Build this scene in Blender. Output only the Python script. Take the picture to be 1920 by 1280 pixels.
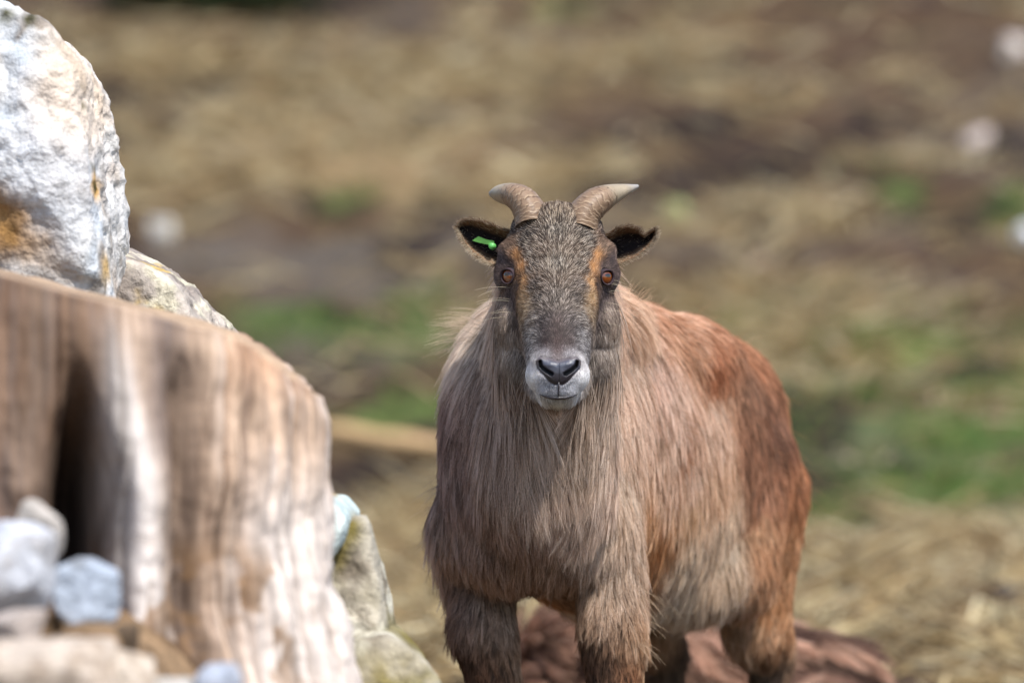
import bpy, bmesh, math, random
import numpy as np
from mathutils import Vector, kdtree
from mathutils.bvhtree import BVHTree

# ------------------------------------------------------------------ camera, world, sun, exposure
for o in list(bpy.data.objects):
    bpy.data.objects.remove(o)
SC = bpy.context.scene
COL = SC.collection
CAMZ, LENS = 0.75, 200.0
FPX = LENS / 36.0 * 1920.0                      # focal length in photograph pixels
FOCUS = 7.60
cam = bpy.data.cameras.new('camera')
cam.lens = LENS; cam.sensor_width = 36.0; cam.clip_start = 0.1; cam.clip_end = 2000.0
cam.dof.use_dof = True; cam.dof.focus_distance = FOCUS; cam.dof.aperture_fstop = 3.3
camo = bpy.data.objects.new('camera', cam); COL.objects.link(camo)
camo.location = (0, 0, CAMZ); camo.rotation_euler = (math.radians(90), 0, 0)
SC.camera = camo

SUN_EL, SUN_AZ = 56.0, 33.0                    # azimuth: degrees to the right of "behind the camera"
W = bpy.data.worlds.new('World'); SC.world = W; W.use_nodes = True
nt = W.node_tree
sky = nt.nodes.new('ShaderNodeTexSky'); sky.sky_type = 'NISHITA'; sky.sun_disc = False
sky.sun_elevation = math.radians(SUN_EL)
sun_dir = Vector((math.sin(math.radians(SUN_AZ)) * math.cos(math.radians(SUN_EL)),
                  -math.cos(math.radians(SUN_AZ)) * math.cos(math.radians(SUN_EL)),
                  math.sin(math.radians(SUN_EL))))          # towards the sun
sky.sun_rotation = math.atan2(sun_dir.x, sun_dir.y)
nt.links.new(sky.outputs[0], nt.nodes['Background'].inputs[0])
nt.nodes['Background'].inputs[1].default_value = 0.145
sl = bpy.data.lights.new('sun', 'SUN'); sl.energy = 3.8; sl.angle = math.radians(2.0); sl.color = (1.0, 0.955, 0.89)
so = bpy.data.objects.new('sun', sl); COL.objects.link(so)
so.rotation_euler = sun_dir.to_track_quat('Z', 'Y').to_euler(); so.location = sun_dir * 30
SC.view_settings.view_transform = 'Standard'; SC.view_settings.look = 'None'
SC.view_settings.gamma = 1.0; SC.view_settings.use_curve_mapping = False
SC.view_settings.exposure = 0.52
SC.render.engine = 'CYCLES'
SC.cycles.use_denoising = True
SC.cycles.use_adaptive_sampling = False
SC.cycles.max_bounces = 6; SC.cycles.diffuse_bounces = 3; SC.cycles.glossy_bounces = 3
SC.cycles.transmission_bounces = 4; SC.cycles.transparent_max_bounces = 6
SC.cycles.caustics_reflective = False; SC.cycles.caustics_refractive = False
SC.cycles_curves.shape = 'RIBBONS'

# ------------------------------------------------------------------ helpers
R = np.random.default_rng(7)

def P(px, py, d):
    """photo pixel at a known distance -> world point"""
    return np.array([(px - 960.0) * d / FPX, d, CAMZ - (py - 640.0) * d / FPX])

def lin(c):
    c = np.asarray(c, float) / 255.0
    return np.where(c <= 0.04045, c / 12.92, ((c + 0.055) / 1.055) ** 2.4)

_perm = R.permutation(256); _perm = np.concatenate([_perm, _perm, _perm])
_grad = R.normal(size=(256, 3)); _grad /= np.linalg.norm(_grad, axis=1)[:, None]

def perlin(p):
    p = np.asarray(p, float)
    i = np.floor(p).astype(int); f = p - i
    u = f * f * f * (f * (f * 6 - 15) + 10)
    out = 0.0
    for a in (0, 1):
        wa = u[:, 0] if a else 1 - u[:, 0]
        for b in (0, 1):
            wb = u[:, 1] if b else 1 - u[:, 1]
            for c in (0, 1):
                wc = u[:, 2] if c else 1 - u[:, 2]
                h = _perm[_perm[_perm[(i[:, 0] + a) & 255] + ((i[:, 1] + b) & 255)] + ((i[:, 2] + c) & 255)] & 255
                g = _grad[h]
                d = g[:, 0] * (f[:, 0] - a) + g[:, 1] * (f[:, 1] - b) + g[:, 2] * (f[:, 2] - c)
                out = out + wa * wb * wc * d
    return out * 1.6

def fbm(p, o=4, gain=0.5):
    p = np.asarray(p, float); s = 0; a = 1.0
    for k in range(o):
        s = s + a * perlin(p * 2 ** k + 17.3 * k); a *= gain
    return s

def sm(a, b, x):
    t = np.clip((x - a) / (b - a), 0, 1); return t * t * (3 - 2 * t)

def mixc(a, b, t):
    return a * (1 - t[:, None]) + b * t[:, None]

def unit(v):
    return v / np.maximum(np.linalg.norm(v, axis=-1, keepdims=True), 1e-9)

def tag(o, label=None, cat=None, group=None, kind=None):
    for k, v in (('label', label), ('category', cat), ('group', group), ('kind', kind)):
        if v: o[k] = v
    return o

def mesh_obj(name, verts, faces, mat=None, parent=None, col=None, smooth=True):
    me = bpy.data.meshes.new(name)
    me.from_pydata([tuple(v) for v in np.asarray(verts, float)], [], [tuple(int(i) for i in f) for f in faces])
    me.update()
    if smooth: me.polygons.foreach_set('use_smooth', [True] * len(me.polygons))
    if col is not None: set_col(me, col)
    if mat: me.materials.append(mat)
    o = bpy.data.objects.new(name, me); COL.objects.link(o)
    if parent: o.parent = parent
    return o

def set_col(me, col):
    a = me.color_attributes.new('col', 'FLOAT_COLOR', 'POINT')
    c = np.ones((len(me.vertices), 4), np.float32); c[:, :3] = col
    a.data.foreach_set('color', c.ravel())

def empty(name, loc):
    o = bpy.data.objects.new(name, None); COL.objects.link(o); o.location = loc
    o.empty_display_size = 0.1
    bpy.context.view_layer.update()
    return o

def adopt(child, parent):
    """parent without moving (mesh data are in world coordinates)"""
    child.parent = parent
    m = parent.matrix_world.copy() if parent.type == 'EMPTY' else parent.matrix_basis
    loc = Vector((0, 0, 0)); q = parent
    while q is not None:
        loc += q.location; q = q.parent
    child.location = -loc
    return child

def verts_of(me):
    a = np.empty(len(me.vertices) * 3); me.vertices.foreach_get('co', a); return a.reshape(-1, 3)

def normals_of(me):
    a = np.empty(len(me.vertices) * 3); me.vertices.foreach_get('normal', a); return a.reshape(-1, 3)

# ------------------------------------------------------------------ materials
def new_mat(name):
    m = bpy.data.materials.new(name); m.use_nodes = True
    return m, m.node_tree, m.node_tree.nodes['Principled BSDF']

def vcol_mat(name, rough=0.8, spec=0.3, noise=((30, 0.25), (140, 0.2)), bump=0.3, bscale=120, bdist=0.01, coat=0.0, stretch=None):
    """vertex colour broken up by object-space noise, with fine bump"""
    m, t, b = new_mat(name)
    at = t.nodes.new('ShaderNodeAttribute'); at.attribute_name = 'col'
    tc = t.nodes.new('ShaderNodeTexCoord'); src = tc.outputs['Object']
    if stretch:
        mp = t.nodes.new('ShaderNodeMapping'); mp.inputs['Scale'].default_value = stretch
        t.links.new(src, mp.inputs[0]); src = mp.outputs[0]
    cur = at.outputs['Color']
    for sc, amt in noise:
        n = t.nodes.new('ShaderNodeTexNoise'); n.inputs['Scale'].default_value = sc; n.inputs['Detail'].default_value = 6
        n.inputs['Roughness'].default_value = 0.65
        t.links.new(src, n.inputs['Vector'])
        mr = t.nodes.new('ShaderNodeMapRange'); mr.inputs[1].default_value = 0.25; mr.inputs[2].default_value = 0.75
        mr.inputs[3].default_value = 1 - amt; mr.inputs[4].default_value = 1 + amt
        t.links.new(n.outputs[0], mr.inputs[0])
        mx = t.nodes.new('ShaderNodeVectorMath'); mx.operation = 'SCALE'
        t.links.new(cur, mx.inputs[0]); t.links.new(mr.outputs[0], mx.inputs['Scale'])
        cur = mx.outputs[0]
    t.links.new(cur, b.inputs['Base Color'])
    b.inputs['Roughness'].default_value = rough; b.inputs['Specular IOR Level'].default_value = spec
    b.inputs['Coat Weight'].default_value = coat
    if bump:
        n = t.nodes.new('ShaderNodeTexNoise'); n.inputs['Scale'].default_value = bscale; n.inputs['Detail'].default_value = 7
        t.links.new(src, n.inputs['Vector'])
        bp = t.nodes.new('ShaderNodeBump'); bp.inputs['Strength'].default_value = bump; bp.inputs['Distance'].default_value = bdist
        t.links.new(n.outputs[0], bp.inputs['Height']); t.links.new(bp.outputs[0], b.inputs['Normal'])
    return m

def hair_mat(name, root=0.45, rough=0.42, knee=0.55, gloss=0.10):
    """fur: strand colour from the 'tint' attribute, darker towards the root like a real guard hair"""
    m = bpy.data.materials.new(name); m.use_nodes = True; t = m.node_tree
    t.nodes.remove(t.nodes['Principled BSDF'])
    at = t.nodes.new('ShaderNodeAttribute'); at.attribute_name = 'tint'
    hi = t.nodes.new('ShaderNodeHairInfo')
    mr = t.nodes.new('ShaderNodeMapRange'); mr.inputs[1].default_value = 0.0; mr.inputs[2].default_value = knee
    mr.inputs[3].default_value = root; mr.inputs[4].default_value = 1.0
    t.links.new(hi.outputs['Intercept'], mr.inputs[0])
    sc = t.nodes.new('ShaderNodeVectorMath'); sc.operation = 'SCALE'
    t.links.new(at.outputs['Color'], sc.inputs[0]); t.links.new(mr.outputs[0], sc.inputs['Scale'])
    di = t.nodes.new('ShaderNodeBsdfDiffuse'); tr = t.nodes.new('ShaderNodeBsdfTranslucent')
    gl = t.nodes.new('ShaderNodeBsdfHair'); gl.component = 'Reflection'
    gl.inputs['RoughnessU'].default_value = rough * .6; gl.inputs['RoughnessV'].default_value = .8
    t.links.new(sc.outputs[0], di.inputs['Color']); t.links.new(sc.outputs[0], tr.inputs['Color'])
    gm = t.nodes.new('ShaderNodeMix'); gm.data_type = 'RGBA'; gm.inputs[0].default_value = .5; gm.inputs[7].default_value = (.8, .72, .62, 1)
    t.links.new(sc.outputs[0], gm.inputs[6]); t.links.new(gm.outputs[2], gl.inputs['Color'])
    m1 = t.nodes.new('ShaderNodeMixShader'); m1.inputs[0].default_value = .30
    t.links.new(di.outputs[0], m1.inputs[1]); t.links.new(tr.outputs[0], m1.inputs[2])
    m2 = t.nodes.new('ShaderNodeMixShader'); m2.inputs[0].default_value = gloss
    t.links.new(m1.outputs[0], m2.inputs[1]); t.links.new(gl.outputs[0], m2.inputs[2])
    t.links.new(m2.outputs[0], t.nodes['Material Output'].inputs['Surface'])
    return m

def blade_mat(name):
    m, t, b = new_mat(name)
    at = t.nodes.new('ShaderNodeAttribute'); at.attribute_name = 'tint'
    t.links.new(at.outputs['Color'], b.inputs['Base Color'])
    b.inputs['Roughness'].default_value = 0.7; b.inputs['Specular IOR Level'].default_value = 0.2
    return m

M_skin = vcol_mat('skin', 0.7, 0.2, ((60, 0.2),), 0.2, 300, 0.003)
M_fur = hair_mat('fur', .30, .38, .7)
M_facefur = hair_mat('face_fur', 0.5, 0.45, 0.5)
M_rock = vcol_mat('rock', 0.85, 0.25, ((9, 0.22), (45, 0.28), (170, 0.2)), 0.8, 60, 0.012)
M_wood = vcol_mat('weathered_wood', 0.85, 0.2, ((22, 0.3), (70, 0.25)), 0.6, 60, 0.01, stretch=(1, 1, 0.07))
M_soil = vcol_mat('soil', 0.95, 0.1, ((7, 0.3), (40, 0.35), (160, 0.25)), 0.8, 45, 0.03)
M_ground = vcol_mat('ground', 0.95, 0.12, ((1.3, 0.25), (6, 0.3), (22, 0.35)), 0.8, 14, 0.05)
M_horn = vcol_mat('horn', 0.5, 0.4, ((90, 0.15), (400, 0.12)), 0.25, 350, 0.002)
M_nose = vcol_mat('nose_leather', 0.33, 0.5, ((300, 0.12),), 0.5, 700, 0.0012, coat=0.25)
M_lid = vcol_mat('eyelid_skin', 0.75, 0.15, ((300, 0.2),), 0.4, 500, 0.001)
M_ear = vcol_mat('ear_skin', 0.75, 0.2, ((150, 0.3),), 0.4, 400, 0.001)
M_blade = blade_mat('dry_blades')

# ------------------------------------------------------------------ hair curves
def curves_obj(name, pts, rad, tint, mat, parent=None):
    """pts (N,K,3), rad (N,K), tint (N,3)"""
    N, K, _ = pts.shape
    cu = bpy.data.hair_curves.new(name)
    cu.add_curves([K] * N)
    cu.attributes['position'].data.foreach_set('vector', np.ascontiguousarray(pts, np.float32).ravel()) if 'position' in cu.attributes else None
    ra = cu.attributes.get('radius') or cu.attributes.new('radius', 'FLOAT', 'POINT')
    ra.data.foreach_set('value', np.ascontiguousarray(rad, np.float32).ravel())
    ta = cu.attributes.new('tint', 'FLOAT_COLOR', 'CURVE')
    c = np.ones((N, 4), np.float32); c[:, :3] = np.clip(tint, 0.002, 0.95)
    ta.data.foreach_set('color', c.ravel())
    cu.materials.append(mat)
    o = bpy.data.objects.new(name, cu); COL.objects.link(o)
    if parent: adopt(o, parent)
    return o

def nearest(src, q):
    kd = kdtree.KDTree(len(src))
    for i, v in enumerate(src): kd.insert(v, i)
    kd.balance()
    return np.fromiter((kd.find(v)[1] for v in q), int, len(q))

def sample_mesh(me, n, weight, rng):
    """area-weighted random points on a triangulated mesh; weight is per vertex"""
    me.calc_loop_triangles()
    T = np.empty(len(me.loop_triangles) * 3, np.int32); me.loop_triangles.foreach_get('vertices', T); T = T.reshape(-1, 3)
    V = verts_of(me); N = normals_of(me)
    a, b, c = V[T[:, 0]], V[T[:, 1]], V[T[:, 2]]
    ar = 0.5 * np.linalg.norm(np.cross(b - a, c - a), axis=1) * weight[T].mean(1)
    cs = np.cumsum(ar)
    t = np.searchsorted(cs, rng.random(n) * cs[-1])
    u = rng.random(n); v = rng.random(n); f = u + v > 1; u[f] = 1 - u[f]; v[f] = 1 - v[f]
    w = 1 - u - v
    p = a[t] * w[:, None] + b[t] * u[:, None] + c[t] * v[:, None]
    nn = unit(N[T[t, 0]] * w[:, None] + N[T[t, 1]] * u[:, None] + N[T[t, 2]] * v[:, None])
    return p, nn

def strands(root, nor, flow, length, lift, grav, K, wob, rng):
    t = np.linspace(0, 1, K)[None, :, None]
    tan = unit(flow - nor * np.sum(flow * nor, 1, keepdims=True))
    side = np.cross(nor, tan)
    ang = rng.normal(0, wob, len(root))[:, None]
    tan = unit(tan + side * ang)
    lf = lift[:, None, None]
    L = length[:, None, None]
    T, Nn = tan[:, None, :], nor[:, None, :]
    # rises out of the skin and then lies over
    p = root[:, None, :] + L * (T * (t * (1 - 0.25 * lf * (1 - t))) + Nn * lf * (t - 0.55 * t * t))
    p[:, :, 2] -= (grav[:, None] * length[:, None]) * (np.linspace(0, 1, K)[None, :] ** 2)
    return p

def fur(name, root, nor, flow, length, lift, grav, tint, radius, mat, parent, rng,
        K=6, wob=0.18, clump=0.02, cstr=0.75, cwob=0.28, cvar=0.12, sat=0.82, cdark=0.0):
    n = len(root)
    own = strands(root, nor, flow, length, lift, grav, K, wob, rng)
    area = None
    # clump guides: a thinned subset of the roots
    span = root.max(0) - root.min(0)
    gk = np.floor(root / clump).astype(np.int64)
    key = gk[:, 0] * 73856093 ^ gk[:, 1] * 19349663 ^ gk[:, 2] * 83492791
    _, gi = np.unique(key, return_index=True)
    G = strands(root[gi], nor[gi], flow[gi], length[gi] * rng.uniform(0.85, 1.15, len(gi)), lift[gi] * rng.uniform(0.6, 1.5, len(gi)), grav[gi], K, cwob, rng)
    ci = nearest(root[gi], root)
    t = np.linspace(0, 1, K)
    st = cstr[ci] if isinstance(cstr, np.ndarray) else np.full(n, cstr)
    st = st * rng.uniform(0.45, 1.1, n)
    w = np.clip(st[:, None] * (t[None, :] ** 1.1), 0, 0.93)[:, :, None]
    pts = own * (1 - w) + G[ci] * w
    cv = rng.normal(0, cvar, len(gi))[ci] + rng.normal(0, cvar * 0.8, n)
    cv = cv - cdark * (rng.random(len(gi)) < .10)[ci]
    tint = tint * np.clip(1 + cv, 0.28, 1.8)[:, None]
    prof = (1 - 0.85 * t ** 1.6)
    rad = radius[:, None] * prof[None, :]
    lum = tint.mean(1, keepdims=True)
    tint = lum * (np.maximum(tint, 1e-4) / np.maximum(lum, 1e-4)) ** (sat - .34 * sm(.25, .9, lum))
    mx = tint.max(1, keepdims=True)
    tint = tint / (1 + (mx / .97) ** 5) ** .2                  # roll off, keeping the hue
    return curves_obj(name, pts, rad, tint, mat, parent)

# ------------------------------------------------------------------ ground: foreground flat, litter apron, hillside
def ground_z(x, y):
    x = np.asarray(x, float); y = np.asarray(y, float)
    z = 0.08 * sm(9.8, 11.6, y) + 0.11 * sm(11.5, 16.5, y)
    z = z + 0.20 * np.maximum(0, y - 16.4) - 0.08 * np.maximum(0, y - 38) - 0.09 * np.maximum(0, y - 60)
    p = np.stack([x, y, 0 * x], -1)
    amp = sm(9.8, 12.5, y)
    z = z + amp * (0.06 * fbm(p * 0.9, 3) + 0.055 * fbm(p * 3.4 + 5, 3)) + 0.012 * fbm(p * 4.0, 2)
    return z

def ray_ground(px, py):
    d = np.linspace(9.0, 60, 2600)
    x = (px - 960) * d / FPX; z = CAMZ - (py - 640) * d / FPX
    k = np.argmax(ground_z(x, d) > z)
    return np.array([x[k], d[k], z[k]])

# colour patches on the ground: pixel, radius in metres across and along, colour
SOIL = lin((78, 61, 47)); STRAW = lin((142, 120, 90)); GREY = lin((89, 81, 73)); GREEN = lin((78, 98, 50)); DARK = lin((40, 32, 29)); OLIVE = lin((99, 83, 55))
PATCH = [(330, 120, .45, .7, OLIVE), (300, 330, .3, .5, STRAW), (450, 240, .35, .5, OLIVE), (640, 150, .4, .6, OLIVE), (620, 260, .5, .6, STRAW),
         (700, 330, .4, .4, STRAW), (900, 130, .4, .6, OLIVE), (380, 170, .16, .3, DARK), (300, 260, .2, .3, DARK), (870, 350, .4, .4, STRAW),
         (1150, 120, .35, .5, OLIVE), (1350, 420, .3, .3, STRAW), (1290, 30, .2, .5, OLIVE), (1500, 400, .25, .3, OLIVE), (1400, 230, .6, .8, SOIL), (1650, 60, .9, 1.2, SOIL), (1250, 250, .4, .5, SOIL), (1600, 300, .35, .5, DARK), (1180, 330, .3, .4, DARK), (1400, 330, .3, .4, DARK),
         (500, 480, .5, .5, GREY), (750, 480, .6, .5, GREY), (560, 660, .5, .4, GREY), (1840, 210, .6, 1.2, GREY), (1500, 150, 1.0, 1.6, SOIL),
         (590, 575, .12, .16, GREEN), (800, 600, .13, .2, GREEN), (770, 560, .1, .16, GREEN), (1060, 20, .12, .3, GREEN), (1690, 370, .1, .25, GREEN),
         (1900, 400, .12, .3, GREEN), (640, 390, .12, .25, GREEN), (1250, 560, .3, .3, OLIVE), (1450, 560, .3, .3, OLIVE),
         (1560, 720, .25, .25, GREEN), (1570, 800, .25, .2, GREEN), (1700, 820, .45, .3, GREEN), (1650, 900, .45, .25, GREEN), (1850, 900, .45, .3, GREEN),
         (1540, 920, .3, .3, GREEN), (1760, 960, .5, .2, GREEN), (1850, 660, .5, .4, GREEN), (1600, 960, .3, .15, GREEN), (760, 770, .2, .12, GREEN),
         (1700, 680, .4, .2, OLIVE), (1680, 760, .14, .2, GREY), (1640, 850, .16, .2, GREY), (1850, 750, .2, .2, OLIVE),
         (1550, 1060, .6, .5, STRAW), (1800, 1060, .6, .4, STRAW), (1600, 1180, .5, .5, STRAW), (1850, 1230, .6, .4, STRAW), (760, 1090, .3, .5, STRAW),
         (760, 1230, .3, .4, STRAW), (760, 1010, .2, .4, OLIVE), (740, 880, .25, .2, DARK), (700, 950, .2, .2, DARK), (1300, 1100, 1.2, .7, STRAW), (1500, 620, .3, .25, GREEN), (1620, 640, .4, .3, GREEN), (780, 640, .2, .25, GREEN), (560, 600, .25, .2, GREEN), (1850, 800, .5, .3, GREEN), (1750, 720, .5, .3, GREEN), (1880, 1000, .5, .15, GREEN), (1500, 650, .3, .3, OLIVE)]
PATCH = [(ray_ground(a, b), c * 1.3, d * 1.5, e) for a, b, c, d, e in PATCH]

def ground_col(x, y):
    p = np.stack([x, y, 0 * x], -1)
    c = np.repeat(SOIL[None], len(x), 0)
    c = mixc(c, np.repeat(GREY[None], len(x), 0), 0.6 * sm(-0.1, 0.5, fbm(p * 0.6 + 40, 3)))
    c = mixc(c, np.repeat(OLIVE[None], len(x), 0), 0.5 * sm(0.0, 0.6, fbm(p * np.array([1.5, .9, 1]) + 80, 4)))
    wob = fbm(p * 2.2 + 11, 3)
    for q, rx, ry, col in PATCH:
        d = np.sqrt(((x - q[0]) / rx) ** 2 + ((y - q[1]) / ry) ** 2) + 0.45 * wob
        c = mixc(c, np.repeat(col[None], len(x), 0), (0.75 if col is GREEN else 0.85) * (1 - sm(0.35, 1.15, d)))
    c = c * 0.9
    c = mixc(c, np.repeat(DARK[None], len(x), 0), 0.9 * sm(0.05, 0.5, fbm(p * np.array([1.7, 1.0, 1]) + 130, 3)))
    return c

def strip(a, b, n): return np.linspace(a, b, n)
gx = np.concatenate([strip(-400, -30, 14)[:-1], strip(-30, -3, 40)[:-1], strip(-3, 3, 260)[:-1], strip(3, 30, 40)[:-1], strip(30, 400, 14)])
gy = np.concatenate([strip(-200, 0, 12)[:-1], strip(0, 8.5, 40)[:-1], strip(8.5, 31, 480)[:-1], strip(31, 70, 60)[:-1], strip(70, 600, 20)])
XX, YY = np.meshgrid(gx, gy); xs, ys = XX.ravel(), YY.ravel()
zs = ground_z(xs, ys)
nx_, ny_ = len(gx), len(gy)
F = [(j * nx_ + i, j * nx_ + i + 1, (j + 1) * nx_ + i + 1, (j + 1) * nx_ + i) for j in range(ny_ - 1) for i in range(nx_ - 1)]
ground = mesh_obj('ground', np.stack([xs, ys, zs], -1), F, M_ground, col=ground_col(xs, ys))
tag(ground, 'brown hillside ground with straw and grass patches rising behind the animal', 'ground', kind='structure')

# litter of straw and grass blades lying and standing on the ground
def scatter_blades(name, n, colour_key, label, cat, rng, len_rng, upright, rad, cols, dens, tufts=0):
    y = 9.6 + (31.0 - 9.6) * rng.random(n * 6) ** 1.0
    x = rng.uniform(-1, 1, n * 6) * (0.10 * y + 0.25)
    w = dens(x, y)
    keep = rng.random(n * 6) < w
    x, y = x[keep][:n], y[keep][:n]; m = len(x)
    if tufts:                                                   # two thirds of the blades gather in tufts
        c_ = rng.integers(0, min(tufts, m), m); g_ = rng.random(m) < .66
        x = np.where(g_, x[c_] + rng.normal(0, .07, m), x); y = np.where(g_, y[c_] + rng.normal(0, .09, m), y)
    root = np.stack([x, y, ground_z(x, y) - 0.004], -1)
    L = rng.uniform(*len_rng, m); a = rng.uniform(0, 2 * np.pi, m)
    hx = np.stack([np.cos(a), np.sin(a) * 0.8, 0 * a], -1)
    up = rng.uniform(*upright, m)
    t = np.linspace(0, 1, 4)[None, :, None]
    d = hx * np.cos(up)[:, None] + np.array([0, 0, 1.0]) * np.sin(up)[:, None]
    p = root[:, None] + d[:, None] * L[:, None, None] * t
    p[:, :, 2] -= (0.35 * L * np.sin(up))[:, None] * np.linspace(0, 1, 4)[None] ** 2
    xx = p[:, :, 0].ravel(); yy = p[:, :, 1].ravel()
    p[:, :, 2] = np.maximum(p[:, :, 2], ground_z(xx, yy).reshape(m, 4) + 0.004)
    r = rng.uniform(*rad, m)[:, None] * np.array([1, .95, .8, .3])[None]
    ci = rng.integers(0, len(cols), m)
    tint = np.array(cols)[ci] * rng.uniform(0.42, 1.05, m)[:, None]
    o = curves_obj(name, p, r, tint, M_blade)
    tag(o, label, cat, kind='stuff')

def patch_w(x, y, which):
    w = np.zeros(len(x))
    for q, rx, ry, col in PATCH:
        if any(col is c for c in which):
            d = ((x - q[0]) / rx) ** 2 + ((y - q[1]) / ry) ** 2
            w = np.maximum(w, np.exp(-d * 0.9))
    return w
rs = np.random.default_rng(3)
clus = lambda x, y, s, o: sm(-0.15, 0.5, fbm(np.stack([x, y, 0 * x], -1) * s + o, 3))
scatter_blades('straw', 40000, None, 'dry pale straw strewn over the hillside ground', 'straw', rs, (.06, .28), (0.0, .75), (.002, .0055),
               [lin((205, 184, 140)), lin((180, 154, 108)), lin((160, 136, 100)), lin((130, 106, 74)), lin((214, 200, 164))],
               lambda x, y: (0.045 + 0.95 * patch_w(x, y, (STRAW, OLIVE))) * (0.06 + 0.94 * clus(x, y, 3.2, 9) ** 1.6) + 0.02, 420)
scatter_blades('grass', 22000, None, 'short green grass growing in patches on the hillside', 'grass', rs, (.04, .13), (.5, 1.4), (.002, .004),
               [lin((86, 118, 48)), lin((108, 136, 64)), lin((78, 102, 46)), lin((140, 140, 84)), lin((120, 106, 72))],
               lambda x, y: (patch_w(x, y, (GREEN,)) ** 1.3) * (0.05 + 0.95 * clus(x, y, 2.2, 31) ** 1.5), 260)

# ------------------------------------------------------------------ rocks
def ico(sub):
    bm = bmesh.new(); bmesh.ops.create_icosphere(bm, subdivisions=sub, radius=1.0)
    V = np.array([v.co[:] for v in bm.verts]); Fs = [[v.index for v in f.verts] for f in bm.faces]; bm.free()
    return V, Fs
ICO = {s: ico(s) for s in (3, 4, 5, 6)}

def rock(name, c, planes, sub=6, p=16, rough=0.02, nscale=5.0, seed=0, colf=None, mat=None, pits=0.0):
    D, Fs = ICO[sub]
    acc = np.zeros(len(D))
    for n, h in planes:
        n = np.asarray(n, float); n = n / np.linalg.norm(n)
        k = np.maximum(D @ n, 1e-4) / h
        acc += k ** (p * 2.4)
    r = acc ** (-1.0 / (p * 2.4))
    V = D * r[:, None]
    size = np.median(r)
    q = V / size * nscale * 0.5 + seed * 13.7
    dis = fbm(q, 5, 0.55) * rough * 2.2 + (0.5 - np.abs(fbm(q * 1.7 + 9, 3))) * rough * 1.5 + (0.3 - np.abs(fbm(q * 5 + 19, 4))) * rough * .7
    if pits: dis = dis - pits * sm(0.35, 0.7, perlin(q * 4.5 + 3)) - pits * 0.6 * sm(0.3, 0.6, perlin(q * 9))
    V = V + D * (dis * size)[:, None]
    V = V + np.asarray(c)
    col = colf(V, D) if colf else np.full((len(V), 3), 0.4)
    return mesh_obj(name, V, Fs, mat or M_rock, col=col)

def outline_planes(c, d, poly, depth_f, depth_b, tilt=0.15, rng=None, closed=True):
    """planes whose silhouette from the front is the convex outline poly (photo pixels at distance d)"""
    pts = [P(a, b, d) - c for a, b in poly]
    out = []
    m = len(pts)
    for i in range(m if closed else m - 1):
        a, b = pts[i], pts[(i + 1) % m]
        e = b - a
        n = np.array([-e[2], 0, e[0]]); n /= np.linalg.norm(n)
        if n @ (a + b) < 0: n = -n
        h = n @ a
        if h < 0.01: continue
        out.append((n + np.array([0, rng.uniform(-tilt, tilt), 0]), h))
        out.append((n * 0.75 + np.array([0, -0.75, 0]), h * 0.75 + depth_f * 0.62))
        out.append((n * 0.75 + np.array([0, 0.75, 0]), h * 0.75 + depth_b * 0.62))
    for k in range(3):
        out.append((np.array([rng.uniform(-.35, .35), -1, rng.uniform(-.3, .35)]), depth_f * rng.uniform(.9, 1.1)))
    out.append((np.array([0, 1, 0.1]), depth_b))
    return out

def blot(V, px, py, d, r):
    """soft 3-D spot centred on a photo point, 0..1"""
    q = P(px, py, d)
    return 1 - sm(0.4, 1.2, np.linalg.norm((V - q) * np.array([1, .5, 1]), axis=1) / r + 0.35 * fbm(V * 14, 3))

def col_white(V, D):
    c = np.repeat(lin((206, 203, 199))[None], len(V), 0)
    c = mixc(c, np.repeat(lin((180, 160, 140))[None], len(V), 0), sm(-.05, .5, fbm(V * 7 + 3, 4)) * .75)
    c = mixc(c, np.repeat(lin((176, 190, 204))[None], len(V), 0), sm(.05, .5, fbm(V * np.array([6, 6, 3]) + 23, 4)) * .8)
    c = mixc(c, np.repeat(lin((120, 108, 96))[None], len(V), 0), sm(.3, .65, fbm(V * 16 + 43, 4)) * .8)
    c = mixc(c, np.repeat(lin((206, 209, 214))[None], len(V), 0), blot(V, 60, 340, 7.3, .13) * .7)
    c = mixc(c, np.repeat(lin((214, 192, 168))[None], len(V), 0), blot(V, 170, 170, 7.3, .09) * .7)
    for a, b, r in ((20, 425, .05), (60, 465, .05), (130, 505, .035), (0, 400, .05)):
        c = mixc(c, np.repeat(lin((146, 108, 58))[None], len(V), 0), blot(V, a, b, 7.3, r) * .9)
    c = mixc(c, np.repeat(lin((224, 172, 88))[None], len(V), 0), blot(V, 192, 352, 7.3, .022))
    c = mixc(c, np.repeat(lin((206, 166, 96))[None], len(V), 0), blot(V, 212, 500, 7.3, .025) * .9)
    for a, b, r in ((163, 320, .012), (174, 350, .011), (70, 115, .012), (124, 190, .011), (145, 165, .009), (153, 202, .009), (20, 160, .012), (130, 310, .009), (50, 270, .012), (60, 40, .01), (180, 520, .014), (12, 30, .012)):
        c = mixc(c, np.repeat(lin((64, 62, 24))[None], len(V), 0), blot(V, a, b, 7.3, r))
    return c

def col_grey(V, D):
    c = np.repeat(lin((176, 166, 156))[None], len(V), 0)
    c = mixc(c, np.repeat(lin((124, 114, 108))[None], len(V), 0), sm(-.1, .5, fbm(V * 9 + 3, 4)) * .8)
    c = mixc(c, np.repeat(lin((206, 200, 176))[None], len(V), 0), sm(.1, .5, fbm(V * 20 + 33, 3)) * .7)
    c = mixc(c, np.repeat(lin((196, 166, 96))[None], len(V), 0), sm(.3, .6, fbm(V * 14 + 63, 3)) * .8)
    return c

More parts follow.
